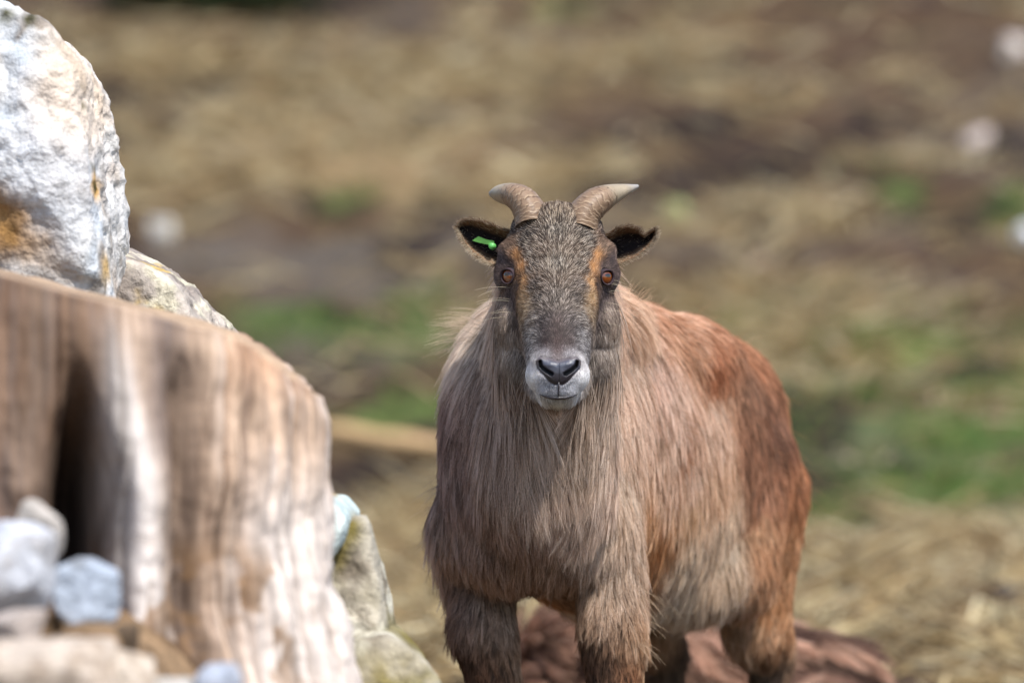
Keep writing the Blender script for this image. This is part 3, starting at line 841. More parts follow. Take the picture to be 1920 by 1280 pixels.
# coat chart: pixel, lie of the hair (right, down), length, lift, tip colour, grizzle
COAT = [
 (1000, 830, 0, 1, .085, .25, (186, 162, 142)), (950, 780, -.15, 1, .085, .25, (160, 140, 128)), (1040, 800, .0, 1, .08, .3, (170, 148, 130)), (1100, 800, .1, 1, .08, .25, (200, 174, 150)),
 (880, 640, -.6, .9, .06, .22, (220, 192, 166)), (862, 590, -1, .05, .075, .4, (226, 200, 174)), (905, 575, -1, .0, .06, .4, (222, 196, 172)), (845, 690, -.35, 1, .06, .25, (190, 160, 134)),
 (840, 760, -.1, 1, .055, .18, (136, 114, 108)), (850, 860, 0, 1, .065, .22, (150, 130, 124)), (815, 900, -.1, 1, .07, .25, (156, 136, 128)), (820, 1000, -.5, .9, .06, .6, (182, 164, 154)), (860, 1030, -.5, .9, .05, .5, (170, 150, 138)),
 (900, 960, -.15, 1, .06, .25, (150, 128, 116)), (980, 960, 0, 1, .06, .25, (146, 122, 108)), (1000, 1040, 0, 1, .045, .3, (136, 112, 96)), (930, 1060, -.1, 1, .05, .3, (146, 124, 110)),
 (1080, 900, .05, 1, .07, .22, (200, 172, 150)), (1110, 990, .05, 1, .06, .25, (206, 182, 160)), (1060, 1050, .1, 1, .05, .3, (150, 124, 106)), (1150, 860, .12, 1, .06, .2, (202, 170, 146)), (1150, 950, .1, 1, .055, .2, (204, 172, 142)),
 (1175, 690, .2, 1, .055, .25, (208, 170, 142)), (1190, 600, .7, .4, .055, .5, (220, 174, 136)), (1230, 590, .8, .5, .05, .6, (206, 150, 112)), (1220, 680, .3, 1, .05, .22, (186, 148, 126)), (1260, 740, .3, 1, .05, .2, (208, 170, 144)),
 (1280, 640, .6, .8, .045, .25, (190, 142, 108)), (1250, 850, .25, 1, .05, .2, (196, 156, 126)), (1330, 780, .3, 1, .05, .2, (204, 164, 134)), (1340, 880, .3, 1, .05, .2, (206, 158, 118)), (1330, 680, .5, .9, .04, .22, (156, 100, 68)),
 (1290, 860, .28, 1, .05, .2, (202, 164, 136)), (1270, 800, .28, 1, .05, .2, (198, 160, 134)), (1400, 700, .45, .9, .04, .2, (122, 88, 68)), (1380, 650, .7, .8, .04, .25, (152, 104, 74)), (1450, 790, .3, 1, .04, .2, (116, 80, 62)), (1400, 820, .2, 1, .04, .18, (128, 90, 68)), (1430, 900, .1, 1, .04, .18, (140, 98, 74)), (1495, 820, .2, 1, .04, .3, (150, 102, 72)),
 (1490, 900, 0, 1, .04, .25, (148, 98, 66)), (1440, 1000, 0, 1, .04, .2, (168, 122, 86)), (1480, 1000, 0, 1, .035, .25, (172, 122, 82)), (1440, 1120, 0, 1, .035, .22, (184, 128, 82)),
 (1210, 960, .1, 1, .05, .18, (186, 134, 88)), (1240, 1010, .12, 1, .045, .2, (172, 116, 70)), (1215, 1080, .05, 1, .04, .3, (190, 138, 92)), (1290, 930, .3, 1, .05, .2, (204, 160, 118)), (1350, 980, .35, 1, .05, .25, (216, 182, 146)), (1290, 1020, .2, 1, .05, .3, (208, 178, 144)),
 (1280, 1120, -.2, 1, .055, .4, (226, 204, 172)), (1340, 1080, .0, 1, .05, .35, (204, 172, 138)), (1380, 1150, 0, 1, .045, .3, (180, 146, 114)), (1400, 1240, 0, 1, .04, .3, (192, 154, 112)), (1340, 1200, 0, 1, .045, .3, (160, 140, 118)), (1260, 1240, 0, 1, .04, .3, (112, 94, 78)),
 (1150, 1080, .0, 1, .05, .3, (170, 142, 118)), (1130, 1150, 0, 1, .045, .35, (170, 142, 118)), (1120, 1240, 0, 1, .025, .25, (66, 46, 38)), (1125, 1200, 0, 1, .03, .3, (80, 58, 46)), (1190, 1170, .15, 1, .04, .4, (184, 144, 108)), (1185, 1250, .05, 1, .025, .3, (120, 80, 54)),
 (880, 1090, -.1, 1, .045, .3, (140, 120, 110)), (850, 1140, -.15, 1, .045, .35, (124, 106, 98)), (930, 1150, .0, 1, .04, .3, (156, 132, 112)), (870, 1230, 0, 1, .025, .25, (70, 54, 48)), (930, 1250, .05, 1, .025, .25, (120, 88, 66)), (965, 1220, .05, 1, .03, .3, (160, 130, 104)), (1005, 1095, .0, 1, .028, .3, (100, 76, 60)),
]
FACE = [
 (0, 400, 0, -1, .017, .5, (200, 172, 140), (58, 42, 36)), (0, 440, 0, -1, .013, .35, (196, 178, 156), (40, 33, 34)), (48, 445, .75, -.7, .013, .35, (190, 172, 150), (40, 33, 34)), (82, 432, 1, -.35, .013, .4, (170, 150, 135), (44, 36, 38)),
 (0, 500, 0, -1, .011, .3, (196, 178, 156), (38, 32, 33)), (40, 500, .7, -.7, .011, .3, (188, 170, 150), (38, 32, 33)), (0, 560, 0, -1, .009, .3, (178, 160, 145), (40, 33, 34)), (32, 560, .75, -.6, .009, .3, (166, 150, 138), (38, 32, 34)), (40, 535, .7, -.6, .010, .3, (170, 152, 140), (36, 30, 33)),
 (0, 605, 0, -1, .006, .25, (128, 108, 104), (58, 44, 44)), (25, 605, .7, -.5, .007, .3, (140, 128, 124), (50, 42, 44)), (0, 640, 0, -1, .004, .2, (86, 62, 60), (62, 44, 44)), (22, 640, .5, -.6, .004, .2, (72, 54, 54), (50, 38, 40)), (0, 620, 0, -1, .005, .2, (88, 68, 66), (56, 42, 42)), (22, 618, .6, -.6, .005, .2, (86, 72, 72), (48, 40, 42)), (0, 658, 0, -1, .003, .2, (104, 82, 80), (82, 64, 64)), (0, 670, 0, -1, .003, .2, (136, 122, 122), (112, 100, 100)), (20, 664, .3, -.8, .003, .2, (170, 164, 168), (136, 130, 132)),
 (44, 596, .9, .0, .010, .3, (206, 190, 174), (100, 90, 86)), (44, 630, .9, .15, .010, .3, (210, 202, 198), (104, 98, 98)), (48, 655, .9, .4, .009, .3, (206, 200, 200), (110, 104, 106)), (60, 665, .5, .9, .012, .3, (160, 150, 146), (74, 66, 66)),
 (48, 685, .5, .8, .0035, .2, (250, 244, 242), (238, 230, 230)), (52, 710, .3, 1, .004, .2, (255, 254, 253), (252, 249, 249)), (30, 725, .2, 1, .003, .2, (228, 228, 236), (196, 196, 204)), (12, 730, .1, 1, .003, .2, (184, 184, 192), (146, 146, 156)), (0, 757, 0, 1, .010, .35, (226, 218, 194), (200, 190, 166)), (32, 748, .3, 1, .009, .3, (232, 228, 224), (212, 208, 204)),
 (52, 735, .4, 1, .008, .3, (230, 226, 222), (206, 200, 196)),
 (74, 640, .35, 1, .016, .25, (170, 154, 144), (112, 102, 98)), (66, 690, .3, 1, .02, .25, (190, 176, 164), (134, 122, 114)), (74, 600, .5, .7, .011, .25, (106, 92, 90), (56, 48, 50)), (80, 565, .4, .8, .009, .25, (96, 82, 84), (58, 50, 54)), (88, 545, .4, .6, .006, .2, (104, 90, 92), (68, 58, 62)), (72, 530, .2, .6, .005, .2, (96, 80, 82), (60, 52, 55)),
 (86, 468, .8, -.7, .011, .35, (160, 128, 104), (88, 70, 58)), (74, 484, .6, -.9, .010, .3, (210, 146, 80), (184, 122, 64)), (64, 506, .4, -.9, .009, .25, (206, 142, 78), (178, 118, 62)), (60, 530, .4, -.7, .009, .25, (214, 158, 98), (186, 132, 78)), (58, 556, .5, -.2, .010, .25, (222, 180, 128), (190, 148, 100)), (55, 580, .6, .2, .010, .28, (222, 192, 152), (150, 124, 98)),
 (94, 585, .4, .9, .016, .3, (190, 166, 146), (140, 122, 110)), (90, 625, .3, 1, .020, .3, (200, 180, 164), (146, 130, 118)), (86, 668, .3, 1, .022, .3, (188, 172, 158), (138, 124, 114)), (98, 488, .8, -.4, .006, .25, (104, 88, 90), (66, 56, 60)), (84, 498, .6, -.5, .004, .2, (98, 80, 82), (62, 52, 55)), (108, 520, 1, .1, .008, .3, (134, 112, 106), (86, 72, 70)), (106, 550, .5, .9, .014, .3, (166, 124, 98), (100, 76, 62)),
 (100, 600, .25, 1, .022, .3, (186, 160, 136), (130, 110, 96)), (96, 660, .25, 1, .028, .3, (188, 168, 150), (136, 118, 106)), (84, 710, .2, 1, .035, .3, (196, 174, 156), (136, 118, 104)), (60, 760, .1, 1, .045, .25, (176, 154, 136), (84, 70, 60)),
 (58, 462, .9, -.5, .012, .35, (186, 168, 148), (40, 33, 34)), (46, 545, .8, -.4, .009, .3, (166, 150, 138), (38, 32, 34)), (49, 512, .8, -.5, .010, .3, (176, 158, 142), (38, 32, 33)), (50, 482, .8, -.6, .011, .3, (186, 168, 148), (38, 32, 33)), (98, 450, 1, -.2, .012, .4, (150, 118, 98), (64, 50, 46)),
]

def chart_body():
    pos, dr, ln, lf, col = [], [], [], [], []
    for px, py, dx, dy, L, l, c in COAT:
        p, n = surf(px, py)
        v = np.array([dx, 0.15, -dy])
        pos.append(p); dr.append(unit(v)); ln.append(L); lf.append(l); col.append(lin(c))
        # the other flank mirrors it across the body's middle plane
        if (p - S0) @ BA > .1:
            lat = (p - S0) @ BR
            pos.append(p - 2 * lat * BR); vv = unit(v - 2 * (v @ BR) * BR); dr.append(vv); ln.append(L); lf.append(l); col.append(lin(c))
    for lat in (-1, 1):
        for t, z, c in ((0, .2, (60, 42, 36)), (0, .05, (50, 38, 34)), (.77, .2, (120, 84, 60)), (.75, .05, (56, 42, 36))):
            pos.append(B(t, lat * .09, z)); dr.append(np.array([0, 0, -1.0])); ln.append(.018); lf.append(.2); col.append(lin(c))
    for t, z in ((.83, .6), (.83, .5)):
        pos.append(B(t, 0, z)); dr.append(unit(np.array([.1, .1, -1.0]))); ln.append(.04); lf.append(.25); col.append(lin((150, 95, 62)))
    for t, z in ((.05, .40), (.2, .37), (.35, .36), (.5, .37)):
        pos.append(B(t, 0, z)); dr.append(unit(BA * .6 + np.array([0, 0, -1.0]))); ln.append(.03); lf.append(.3); col.append(lin((150, 128, 108)))
    for t in (.15, .35, .55):
        pos.append(B(t, 0, .79)); dr.append(unit(BA + np.array([0, 0, -.2]))); ln.append(.045); lf.append(.35); col.append(lin((176, 118, 82) if t < .3 else (140, 98, 74)))
    return [np.array(a) for a in (pos, dr, ln, lf, col)]

def chart_face():
    pos, dr, ln, lf, col, drk = [], [], [], [], [], []
    for dx, py, fx, fy, L, l, c, k in FACE:
        for s in ((-1, 1) if dx else (1,)):
            p, n = surf(1045 + s * dx, py)
            pos.append(p); dr.append(unit(np.array([s * fx, .12, -fy]))); ln.append(L); lf.append(l); col.append(lin(c)); drk.append(lin(k))
    return [np.array(a) for a in (pos, dr, ln, lf, col, drk)]

def idw(q, pos, vals, eps, power=2.0):
    out = [np.empty((len(q),) + v.shape[1:]) for v in vals]
    for a in range(0, len(q), 20000):
        d2 = ((q[a:a + 20000, None, :] - pos[None]) ** 2).sum(-1)
        w = 1.0 / (d2 + eps * eps) ** power
        w /= w.sum(1, keepdims=True)
        for o, v in zip(out, vals): o[a:a + 20000] = w @ v
    return out

CB = chart_body(); CF = chart_face()
def proj(p): return 960 + p[:, 0] * FPX / p[:, 1], 640 - (p[:, 2] - CAMZ) * FPX / p[:, 1]

def face_w(p):
    """1 on the face and short-haired head, 0 on neck and body"""
    hx = (p[:, 0] - HS(0, 0, 0)[0]) / (HD / FPX); hy = 640 - (p[:, 2] - CAMZ) * FPX / HD; off = p[:, 1] - HD
    lim = np.interp(hy, [380, 450, 520, 600, 680, 740, 765], [.17, .16, .135, .105, .06, .02, -.03])
    return sm(0.03, -0.03, off - lim + .012 * perlin(p * 60)) * sm(775, 750, hy)

CB_SKIN = idw(BV, CB[0], [CB[4]], .03)[0] * .45
skin = CB_SKIN
fw = face_w(BV)
fskin = idw(BV, CF[0], [CF[4], CF[5]], .006); fskin = (fskin[0] + fskin[1]) * .5 * (.55 + .45 * sm(.45, .8, fskin[1].mean(1)))[:, None]
skin = mixc(skin, fskin, fw)
set_col(body_me, skin); body_me.materials.clear(); body_me.materials.append(M_skin)
adopt(body, tahr)

# ---- eyes
def frame(g):
    g = unit(np.asarray(g, float)); r = unit(np.cross(np.array([0, 0, 1.0]), g)); u = np.cross(g, r); return g, r, u
EYES = []
m_eye, t_, b_ = new_mat('eyeball')
at = t_.nodes.new('ShaderNodeAttribute'); at.attribute_name = 'col'; t_.links.new(at.outputs['Color'], b_.inputs['Base Color'])
b_.inputs['Roughness'].default_value = .25; b_.inputs['Coat Weight'].default_value = 1.0; b_.inputs['Coat Roughness'].default_value = .02
for s, px, py in ((-1, 956, 517), (1, 1134, 519)):
    p, n = surf(px, py)
    g, r, u = frame((s * .64, -.77, .03))
    rad = .0146
    ctr = p - g * (rad - .0075)
    D, Fs = ICO[5]
    x, y, z = D @ g, D @ r, D @ u
    ang = np.arccos(np.clip(x, -1, 1))
    col = np.repeat(lin((128, 66, 18))[None], len(D), 0)
    ph = np.arctan2(z, y)
    col *= (0.8 + .35 * perlin(np.stack([np.cos(ph) * 7, np.sin(ph) * 7, ang * 2], -1)))[:, None]
    col = mixc(col, np.repeat(lin((96, 44, 12))[None], len(D), 0), sm(.35, .62, ang))
    pup = sm(1.2, .8, np.sqrt((y / .36) ** 2 + ((z - .12) / .17) ** 2))
    col = mixc(col, np.repeat(np.array([[.006, .004, .004]]), len(D), 0), pup)
    col = mixc(col, np.repeat(np.array([[.012, .009, .009]]), len(D), 0), sm(.70, .80, ang))
    e = mesh_obj('eye', ctr + D * rad, Fs, m_eye, col=col); adopt(e, tahr); e['label'] = 'amber eye with dark level pupil'
    # lids: a shell with an almond opening
    na, nr = 64, 10; V = []; F = []
    for k in range(na):
        w = 2 * math.pi * k / na
        oy = .64 * math.cos(w); oz = (.46 if math.sin(w) > 0 else .64) * math.sin(w) 
        for j in range(nr):
            f = j / (nr - 1)
            a_in = math.hypot(oy, oz); a0 = a_in + (1.05 - a_in) * f
            dirv = (math.cos(w) * .98, math.sin(w))
            d_ = g * math.cos(a0) + (r * dirv[0] + u * dirv[1]) / math.hypot(*dirv) * math.sin(a0)
            rr_ = rad * (1.10 + .10 * math.sin(min(1, f * 4) * math.pi) * (1 if f < .25 else 0) + (.09 if math.sin(w) > 0 else .03) * math.exp(-((f - .15) / .15) ** 2) - .30 * max(0, f - .3))
            V.append(ctr + d_ * rr_)
    for k in range(na):
        m = (k + 1) % na
        for j in range(nr - 1): F.append((k * nr + j, m * nr + j, m * nr + j + 1, k * nr + j + 1))
    V = np.array(V)
    o = mesh_obj('eyelid', V, F, M_lid, col=np.repeat(lin((66, 54, 58))[None], len(V), 0)); adopt(o, e)
    sd = o.modifiers.new('thick', 'SOLIDIFY'); sd.thickness = .0012; sd.offset = 1
    EYES.append((ctr, g, rad))

# ---- nose: leather pad as a relief over the muzzle, nostrils sunk in
def poly_in(px, py, poly):
    ins = np.zeros(len(px), bool); n = len(poly)
    for i in range(n):
        x1, y1 = poly[i]; x2, y2 = poly[(i + 1) % n]
        c = ((y1 > py) != (y2 > py)) & (px < (x2 - x1) * (py - y1) / (y2 - y1 + 1e-9) + x1); ins ^= c
    return ins
def seg_dist(px, py, pts):
    d = np.full(len(px), 1e9)
    for (x1, y1), (x2, y2) in zip(pts[:-1], pts[1:]):
        t = np.clip(((px - x1) * (x2 - x1) + (py - y1) * (y2 - y1)) / ((x2 - x1) ** 2 + (y2 - y1) ** 2), 0, 1)
        d = np.minimum(d, np.hypot(px - x1 - t * (x2 - x1), py - y1 - t * (y2 - y1)))
    return d
NOSE = [(1007, 677), (1013, 671), (1028, 673), (1047, 679), (1066, 673), (1081, 671), (1087, 677), (1086, 689), (1074, 702), (1064, 714), (1056, 719), (1040, 719), (1031, 714), (1021, 702), (1009, 689)]
gxs = np.arange(998, 1097, 1.0); gys = np.arange(662, 730, 1.0)
GX, GY = np.meshgrid(gxs, gys); qx, qy = GX.ravel(), GY.ravel()
edge = seg_dist(qx, qy, NOSE + [NOSE[0]]); ins = poly_in(qx, qy, NOSE)
sd_ = np.where(ins, edge, -edge)
NL = [(1012, 678), (1014, 687), (1022, 694), (1034, 701)]; NR = [(1083, 678), (1080, 687), (1072, 694), (1060, 701)]
nd = np.minimum(seg_dist(qx, qy, NL), seg_dist(qx, qy, NR))
nw = 3.8
h = .0024 * sm(-4, 4, sd_) - .0002
alar = np.exp(-(((qx - 1030) / 14) ** 2 + ((qy - 684) / 7) ** 2)) + np.exp(-(((qx - 1065) / 14) ** 2 + ((qy - 684) / 7) ** 2))
h = h + .0030 * alar - .0085 * sm(nw + 1.5, nw - 3, nd) * sm(-1, 7, sd_) - .0016 * np.exp(-((qx - 1047.5) / 1.6) ** 2) * sm(676, 690, qy)
cN = np.repeat(lin((74, 76, 88))[None], len(qx), 0)
cN = mixc(cN, np.repeat(lin((44, 40, 46))[None], len(qx), 0), sm(690, 704, qy))
cN = mixc(cN, np.repeat(lin((150, 146, 150))[None], len(qx), 0), sm(-1, -4, sd_))
cN = mixc(cN, np.repeat(lin((96, 88, 90))[None], len(qx), 0), sm(5, 0, sd_) * sm(690, 676, qy))
cN = mixc(cN, np.repeat(np.array([[.006, .005, .006]]), len(qx), 0), sm(nw + 2, nw - 2, nd))
idx = {}; V = []; Cc = []
for k in np.nonzero(sd_ > -5)[0]:
    p, n = surf(qx[k], qy[k])
    idx[k] = len(V); V.append(p + np.array([0, -1, .15]) * h[k]); Cc.append(cN[k])
w_ = len(gxs); F = []
for k in idx:
    if k + 1 in idx and k + w_ in idx and k + w_ + 1 in idx and (k % w_) < w_ - 1:
        F.append((idx[k], idx[k + w_], idx[k + w_ + 1], idx[k + 1]))
V = np.array(V)
nose = mesh_obj('nose', V, F, M_nose, col=np.array(Cc)); adopt(nose, tahr); nose['label'] = 'dark blue-grey leathery nose with curved nostrils'
bx_, by_ = proj(BV)
bs = np.where(poly_in(bx_, by_, NOSE), seg_dist(bx_, by_, NOSE + [NOSE[0]]), 0) * (BV[:, 1] < HD - .02)
_nv = verts_of(body_me); _nv[:, 1] += .014 * sm(0, 6, bs); body_me.vertices.foreach_set('co', _nv.ravel()); body_me.update()
# mouth: a thin dark lip line with the split below the nose
def lipline(pts, r):
    P3 = []
    for a, b in pts:
        p, n = surf(a, b); P3.append(p - np.array([0, 1, 0]) * (.0012 - r))
    return P3
mp = [(1012, 739), (1022, 743), (1034, 745.5), (1047, 746), (1060, 745.5), (1072, 743), (1082, 739)]
MP3 = lipline(mp, .0)
mouth = tube('mouth', MP3, [.0007, .0014, .0020, .0023, .0020, .0014, .0007], M_nose, lin((40, 34, 38)), 8, tahr)
SP3 = lipline([(1047.5, 717), (1047.5, 726), (1047.5, 736), (1047, 745)], 0)
split = tube('lip_split', SP3, [.0012, .0010, .0009, .0010], M_nose, lin((52, 46, 52)), 8); adopt(split, mouth) if False else adopt(split, tahr)
LIP3 = np.array([tuple(v) for v in MP3 + SP3]); 

# ---- horns
def horn(pts, rads, flat, crack, seed):
    pts = np.array(pts); n = 150; seg = 72
    tt = np.linspace(0, len(pts) - 1, n)
    def cr(A, t):
        A = np.asarray(A, float); i = np.clip(np.floor(t).astype(int), 0, len(A) - 2); f = t - i
        p0, p1, p2, p3 = A[np.maximum(i - 1, 0)], A[i], A[i + 1], A[np.minimum(i + 2, len(A) - 1)]
        f = f[:, None] if A.ndim > 1 else f
        return .5 * (2 * p1 + (p2 - p0) * f + (2 * p0 - 5 * p1 + 4 * p2 - p3) * f ** 2 + (3 * p1 - p0 - 3 * p2 + p3) * f ** 3)
    C = cr(pts, tt); rd = np.maximum(cr(np.array(rads), tt), .001); s = tt / tt[-1]
    T = unit(np.gradient(C, axis=0))
    a = unit(np.cross(T, np.array([0, 1.0, 0]))); b = np.cross(T, a)          # a across the picture, b front to back
    w = np.linspace(0, 2 * np.pi, seg, endpoint=False)
    S, Wd = np.meshgrid(s, w, indexing='ij'); sf, wf = S.ravel(), Wd.ravel()
    wav = fbm(np.stack([np.cos(wf) * 1.4 + seed, np.sin(wf) * 1.4, sf * 5], -1), 3)
    ph = sf + .06 * wav + .035 * np.cos(wf)
    fr = 15.0
    ring = (ph * fr) % 1.0
    zone = sm(.72, .5, sf) 
    bumps = (ring ** 2 * .035 - .015) * zone + .012 * perlin(np.stack([np.cos(wf) * 3, np.sin(wf) * 3, sf * 40 + seed], -1)) * zone
    cd = np.abs(ph - crack); bumps = bumps - .07 * np.exp(-(cd / .008) ** 2)
    keel = 1 + .10 * np.maximum(0, np.cos(wf - np.pi * .5)) ** 4
    rr_ = (rd[:, None] * np.ones(seg)[None]).ravel() * (1 + bumps) * keel
    V = np.repeat(C, seg, 0) + np.repeat(a, seg, 0) * (rr_ * np.cos(wf))[:, None] + np.repeat(b, seg, 0) * (rr_ * flat * np.sin(wf))[:, None]
    base = np.repeat(lin((136, 112, 90))[None], len(V), 0)
    base = mixc(base, np.repeat(lin((158, 144, 122))[None], len(V), 0), sm(.45, .7, sf))
    base = mixc(base, np.repeat(lin((150, 152, 156))[None], len(V), 0), sm(.8, 1.0, sf) * .7)
    base = mixc(base, np.repeat(lin((84, 62, 46))[None], len(V), 0), np.clip(zone * sm(.78, .93, ring) * .8 + .25 * zone * sm(.1, .5, wav), 0, 1))
    base = mixc(base, np.repeat(lin((180, 158, 130))[None], len(V), 0), zone * np.exp(-((ring - .12) / .07) ** 2) * .6)
    base = mixc(base, np.repeat(lin((40, 30, 24))[None], len(V), 0), np.exp(-(cd / .007) ** 2) * .9)
    F = [(i * seg + k, i * seg + (k + 1) % seg, (i + 1) * seg + (k + 1) % seg, (i + 1) * seg + k) for i in range(n - 1) for k in range(seg)]
    F.append(tuple((n - 1) * seg + k for k in range(seg)))
    return V, F, base
hl = horn([HS(-47, 424, .060), HS(-50, 400, .066), HS(-63, 376, .078), HS(-83, 363, .100), HS(-103, 359, .125), HS(-119, 358, .145)],
          [.0232, .0226, .0202, .0165, .0128, .0062], 1.25, 2.0, 1)
hr = horn([HS(44, 428, .060), HS(51, 402, .064), HS(70, 380, .072), HS(92, 367, .085), HS(120, 356, .100), HS(154, 345, .115)],
          [.0232, .0226, .0206, .0168, .0108, .0026], 1.25, .60, 5)
for (V, F, c), lb in ((hl, 'short curved horn with a blunt pale tip'), (hr, 'straighter horn with a crack and a pointed pale tip')):
    o = mesh_obj('horn', V, F, M_horn, col=c); adopt(o, tahr); o['label'] = lb
HORN3 = np.concatenate([hl[0][::40], hr[0][::40]])

# ---- ears: cupped shells between a traced upper and lower rim
def poly_at(pts, s):
    pts = np.array(pts, float); L = np.concatenate([[0], np.cumsum(np.linalg.norm(np.diff(pts, axis=0), axis=1))]); L /= L[-1]
    return np.stack([np.interp(s, L, pts[:, 0]), np.interp(s, L, pts[:, 1])], -1)
def ear(up, lo, d0, d1, cup, lab):
    ns, nv = 44, 30
    S = np.linspace(0, 1, ns); U_ = poly_at(up, S); L_ = poly_at(lo, S)
    V = []; c = []; rims = []
    for i, s in enumerate(S):
        dd = HD + d0 + (d1 - d0) * s
        for j in range(nv):
            v = j / (nv - 1); e = U_[i] * (1 - v) + L_[i] * v
            back = cup * (1 - (2 * v - 1) ** 2) ** .7 * (1 - .75 * s ** 2)
            fold = -.010 * math.exp(-((v - .0) / .12) ** 2) * math.sin(math.pi * min(1, s * 1.1))
            q = P(e[0], e[1], dd + back + fold); V.append(q)
            edge_ = min(v, 1 - v) * 2
            base = lin((96, 74, 58)) if edge_ < .16 else lin((26, 21, 22))
            k = min(1, max(0, (edge_ - .22) / .25)); base = lin((124, 96, 72)) * (1 - k) + lin((40, 33, 34)) * k
            c.append(base)
    F = [(i * nv + j, i * nv + j + 1, (i + 1) * nv + j + 1, (i + 1) * nv + j) for i in range(ns - 1) for j in range(nv - 1)]
    o = mesh_obj('ear', np.array(V), F, M_ear, col=np.array(c)); adopt(o, tahr); o['label'] = lab
    sd = o.modifiers.new('thick', 'SOLIDIFY'); sd.thickness = .0030; sd.offset = 0
    return o, np.array(V).reshape(ns, nv, 3)
earL, EL = ear([(962, 436), (946, 432), (930, 425), (908, 416), (884, 412), (866, 417), (858, 428)], [(958, 494), (942, 497), (925, 496), (905, 487), (886, 472), (868, 450), (858, 428)], .085, .095, .024, 'ear with a green tag')
earR, ER = ear([(1128, 444), (1142, 440), (1155, 429), (1175, 424), (1196, 430), (1205, 442), (1214, 437), (1226, 428)], [(1130, 492), (1148, 496), (1166, 493), (1190, 483), (1212, 467), (1226, 450), (1230, 440), (1228, 429)], .085, .092, .026, 'ear with a notch in its upper edge')

# ear tag: a folded green plastic flag on a round stud
m_tag = vcol_mat('green_plastic', .4, .5, ((200, .08),), .1, 400, .0005)
tv = []; td = HD + .093
ol = [(885, 451), (897, 443), (912, 449), (927, 452), (926, 459), (911, 458), (898, 455)]
for off in (0, .0016):
    for a, b in ol: tv.append(P(a, b, td + off - .004 * (a - 885) / 40))
n_ = len(ol)
F = [tuple(range(n_)), tuple(range(n_, 2 * n_))[::-1]] + [(i, (i + 1) % n_, n_ + (i + 1) % n_, n_ + i) for i in range(n_)]
tag_o = mesh_obj('ear_tag', np.array(tv), F, m_tag, col=np.repeat(lin((120, 190, 84))[None], 2 * n_, 0), smooth=False); adopt(tag_o, earL)
tag_o.location = (0, 0, 0); tag_o.matrix_parent_inverse.identity(); adopt(tag_o, earL)
st = P(922, 461, td - .006)
stud = tube('tag_stud', [st + np.array([.002, -.004, -.001]), st + np.array([0, .0, 0]), st + np.array([-.001, .012, .002])], [.0046, .0046, .004], m_tag, lin((104, 190, 100)), 16); adopt(stud, earL)

# ---- hooves
for lat in (-1, 1):
    for t, x in ((0, None), (1, None)):
        if t == 0:
            dpt = (B(-.02, lat * .09, 0))[1]; q = P((908 if lat < 0 else 1150) + (20 if lat < 0 else 2), 1290, dpt); q = np.array([q[0], dpt - .02, 0])
        else:
            q = B(.725, lat * .085, 0)
        V = []; F = []
        for side in (-1, 1):
            b0 = len(V)
            for z, k in ((0.0, 1.0), (.02, .9), (.04, .72)):
                for a in range(12):
                    w = 2 * math.pi * a / 12
                    V.append(q + np.array([side * .012 + .0115 * k * math.cos(w), .03 * k * math.sin(w) - .008 * (1 - z / .04) * (math.sin(w) < 0) + (.012 if z > .03 else 0), z - .002]))
            for r_ in range(2):
                for a in range(12):
                    m = (a + 1) % 12; F.append((b0 + r_ * 12 + a, b0 + r_ * 12 + m, b0 + r_ * 12 + 12 + m, b0 + r_ * 12 + 12 + a))
            F.append(tuple(b0 + a for a in range(12))[::-1]); F.append(tuple(b0 + 24 + a for a in range(12)))
        o = mesh_obj('hoof', np.array(V), F, M_horn, col=np.repeat(lin((48, 42, 38))[None], len(V), 0)); adopt(o, tahr)

# ---- fur
rf = np.random.default_rng(11)
view = unit(np.array([0, 0, CAMZ]) - BV)
facing = np.sum(BN * view, 1)
vis = np.where(facing > -.25, 1.0, .3)
fw = face_w(BV)
low = sm(.12, .2, BV[:, 2])
N_BODY, N_FACE = 270000, 110000
root, nor = sample_mesh(body_me, N_BODY, vis * (1 - fw) * (.25 + .75 * low), rf)
flow, ln, lf, col = idw(root, CB[0], [CB[1], CB[2], CB[3], CB[4]], .028, 2.2)
fr_ = np.sum(nor * unit(np.array([0, 0, CAMZ]) - root), 1)
rad = np.where(fr_ > -.25, .00036, .0008) * rf.uniform(.7, 1.3, len(root))
# colour: wandering tone and darker guard hairs in streaks
tone = 1 + .30 * fbm(root * 22, 3)
streak = rf.random(len(root)) < .13
tint = (col ** 1.12) * tone[:, None] * np.array([2.45, 2.30, 2.22])
tint[streak] *= .40
ln = ln * rf.uniform(.5, 1.1, len(root))
tm = np.linalg.norm(flow - nor * np.sum(flow * nor, 1, keepdims=True), axis=1)
_px, _py = proj(root)
thr = (np.abs(_px - 1045) < 130) & (_py > 730) & (_py < 860)
ln = np.where(thr, ln * (.3 + .7 * sm(.45, .9, tm)), ln); lf = np.where(thr, lf * .5, lf)
under = sm(.6, .2, tm) * (nor[:, 2] < -.3)
ln = ln * (1 - .45 * under); lf = lf + .9 * under
grav = np.clip(ln * 3.2, .03, .35)
fur('coat', root, nor, flow, ln, lf, grav, tint, rad, M_fur, tahr, rf, K=7, wob=.16, clump=.0070, cstr=.88, cwob=.24, cvar=.28, cdark=.5)

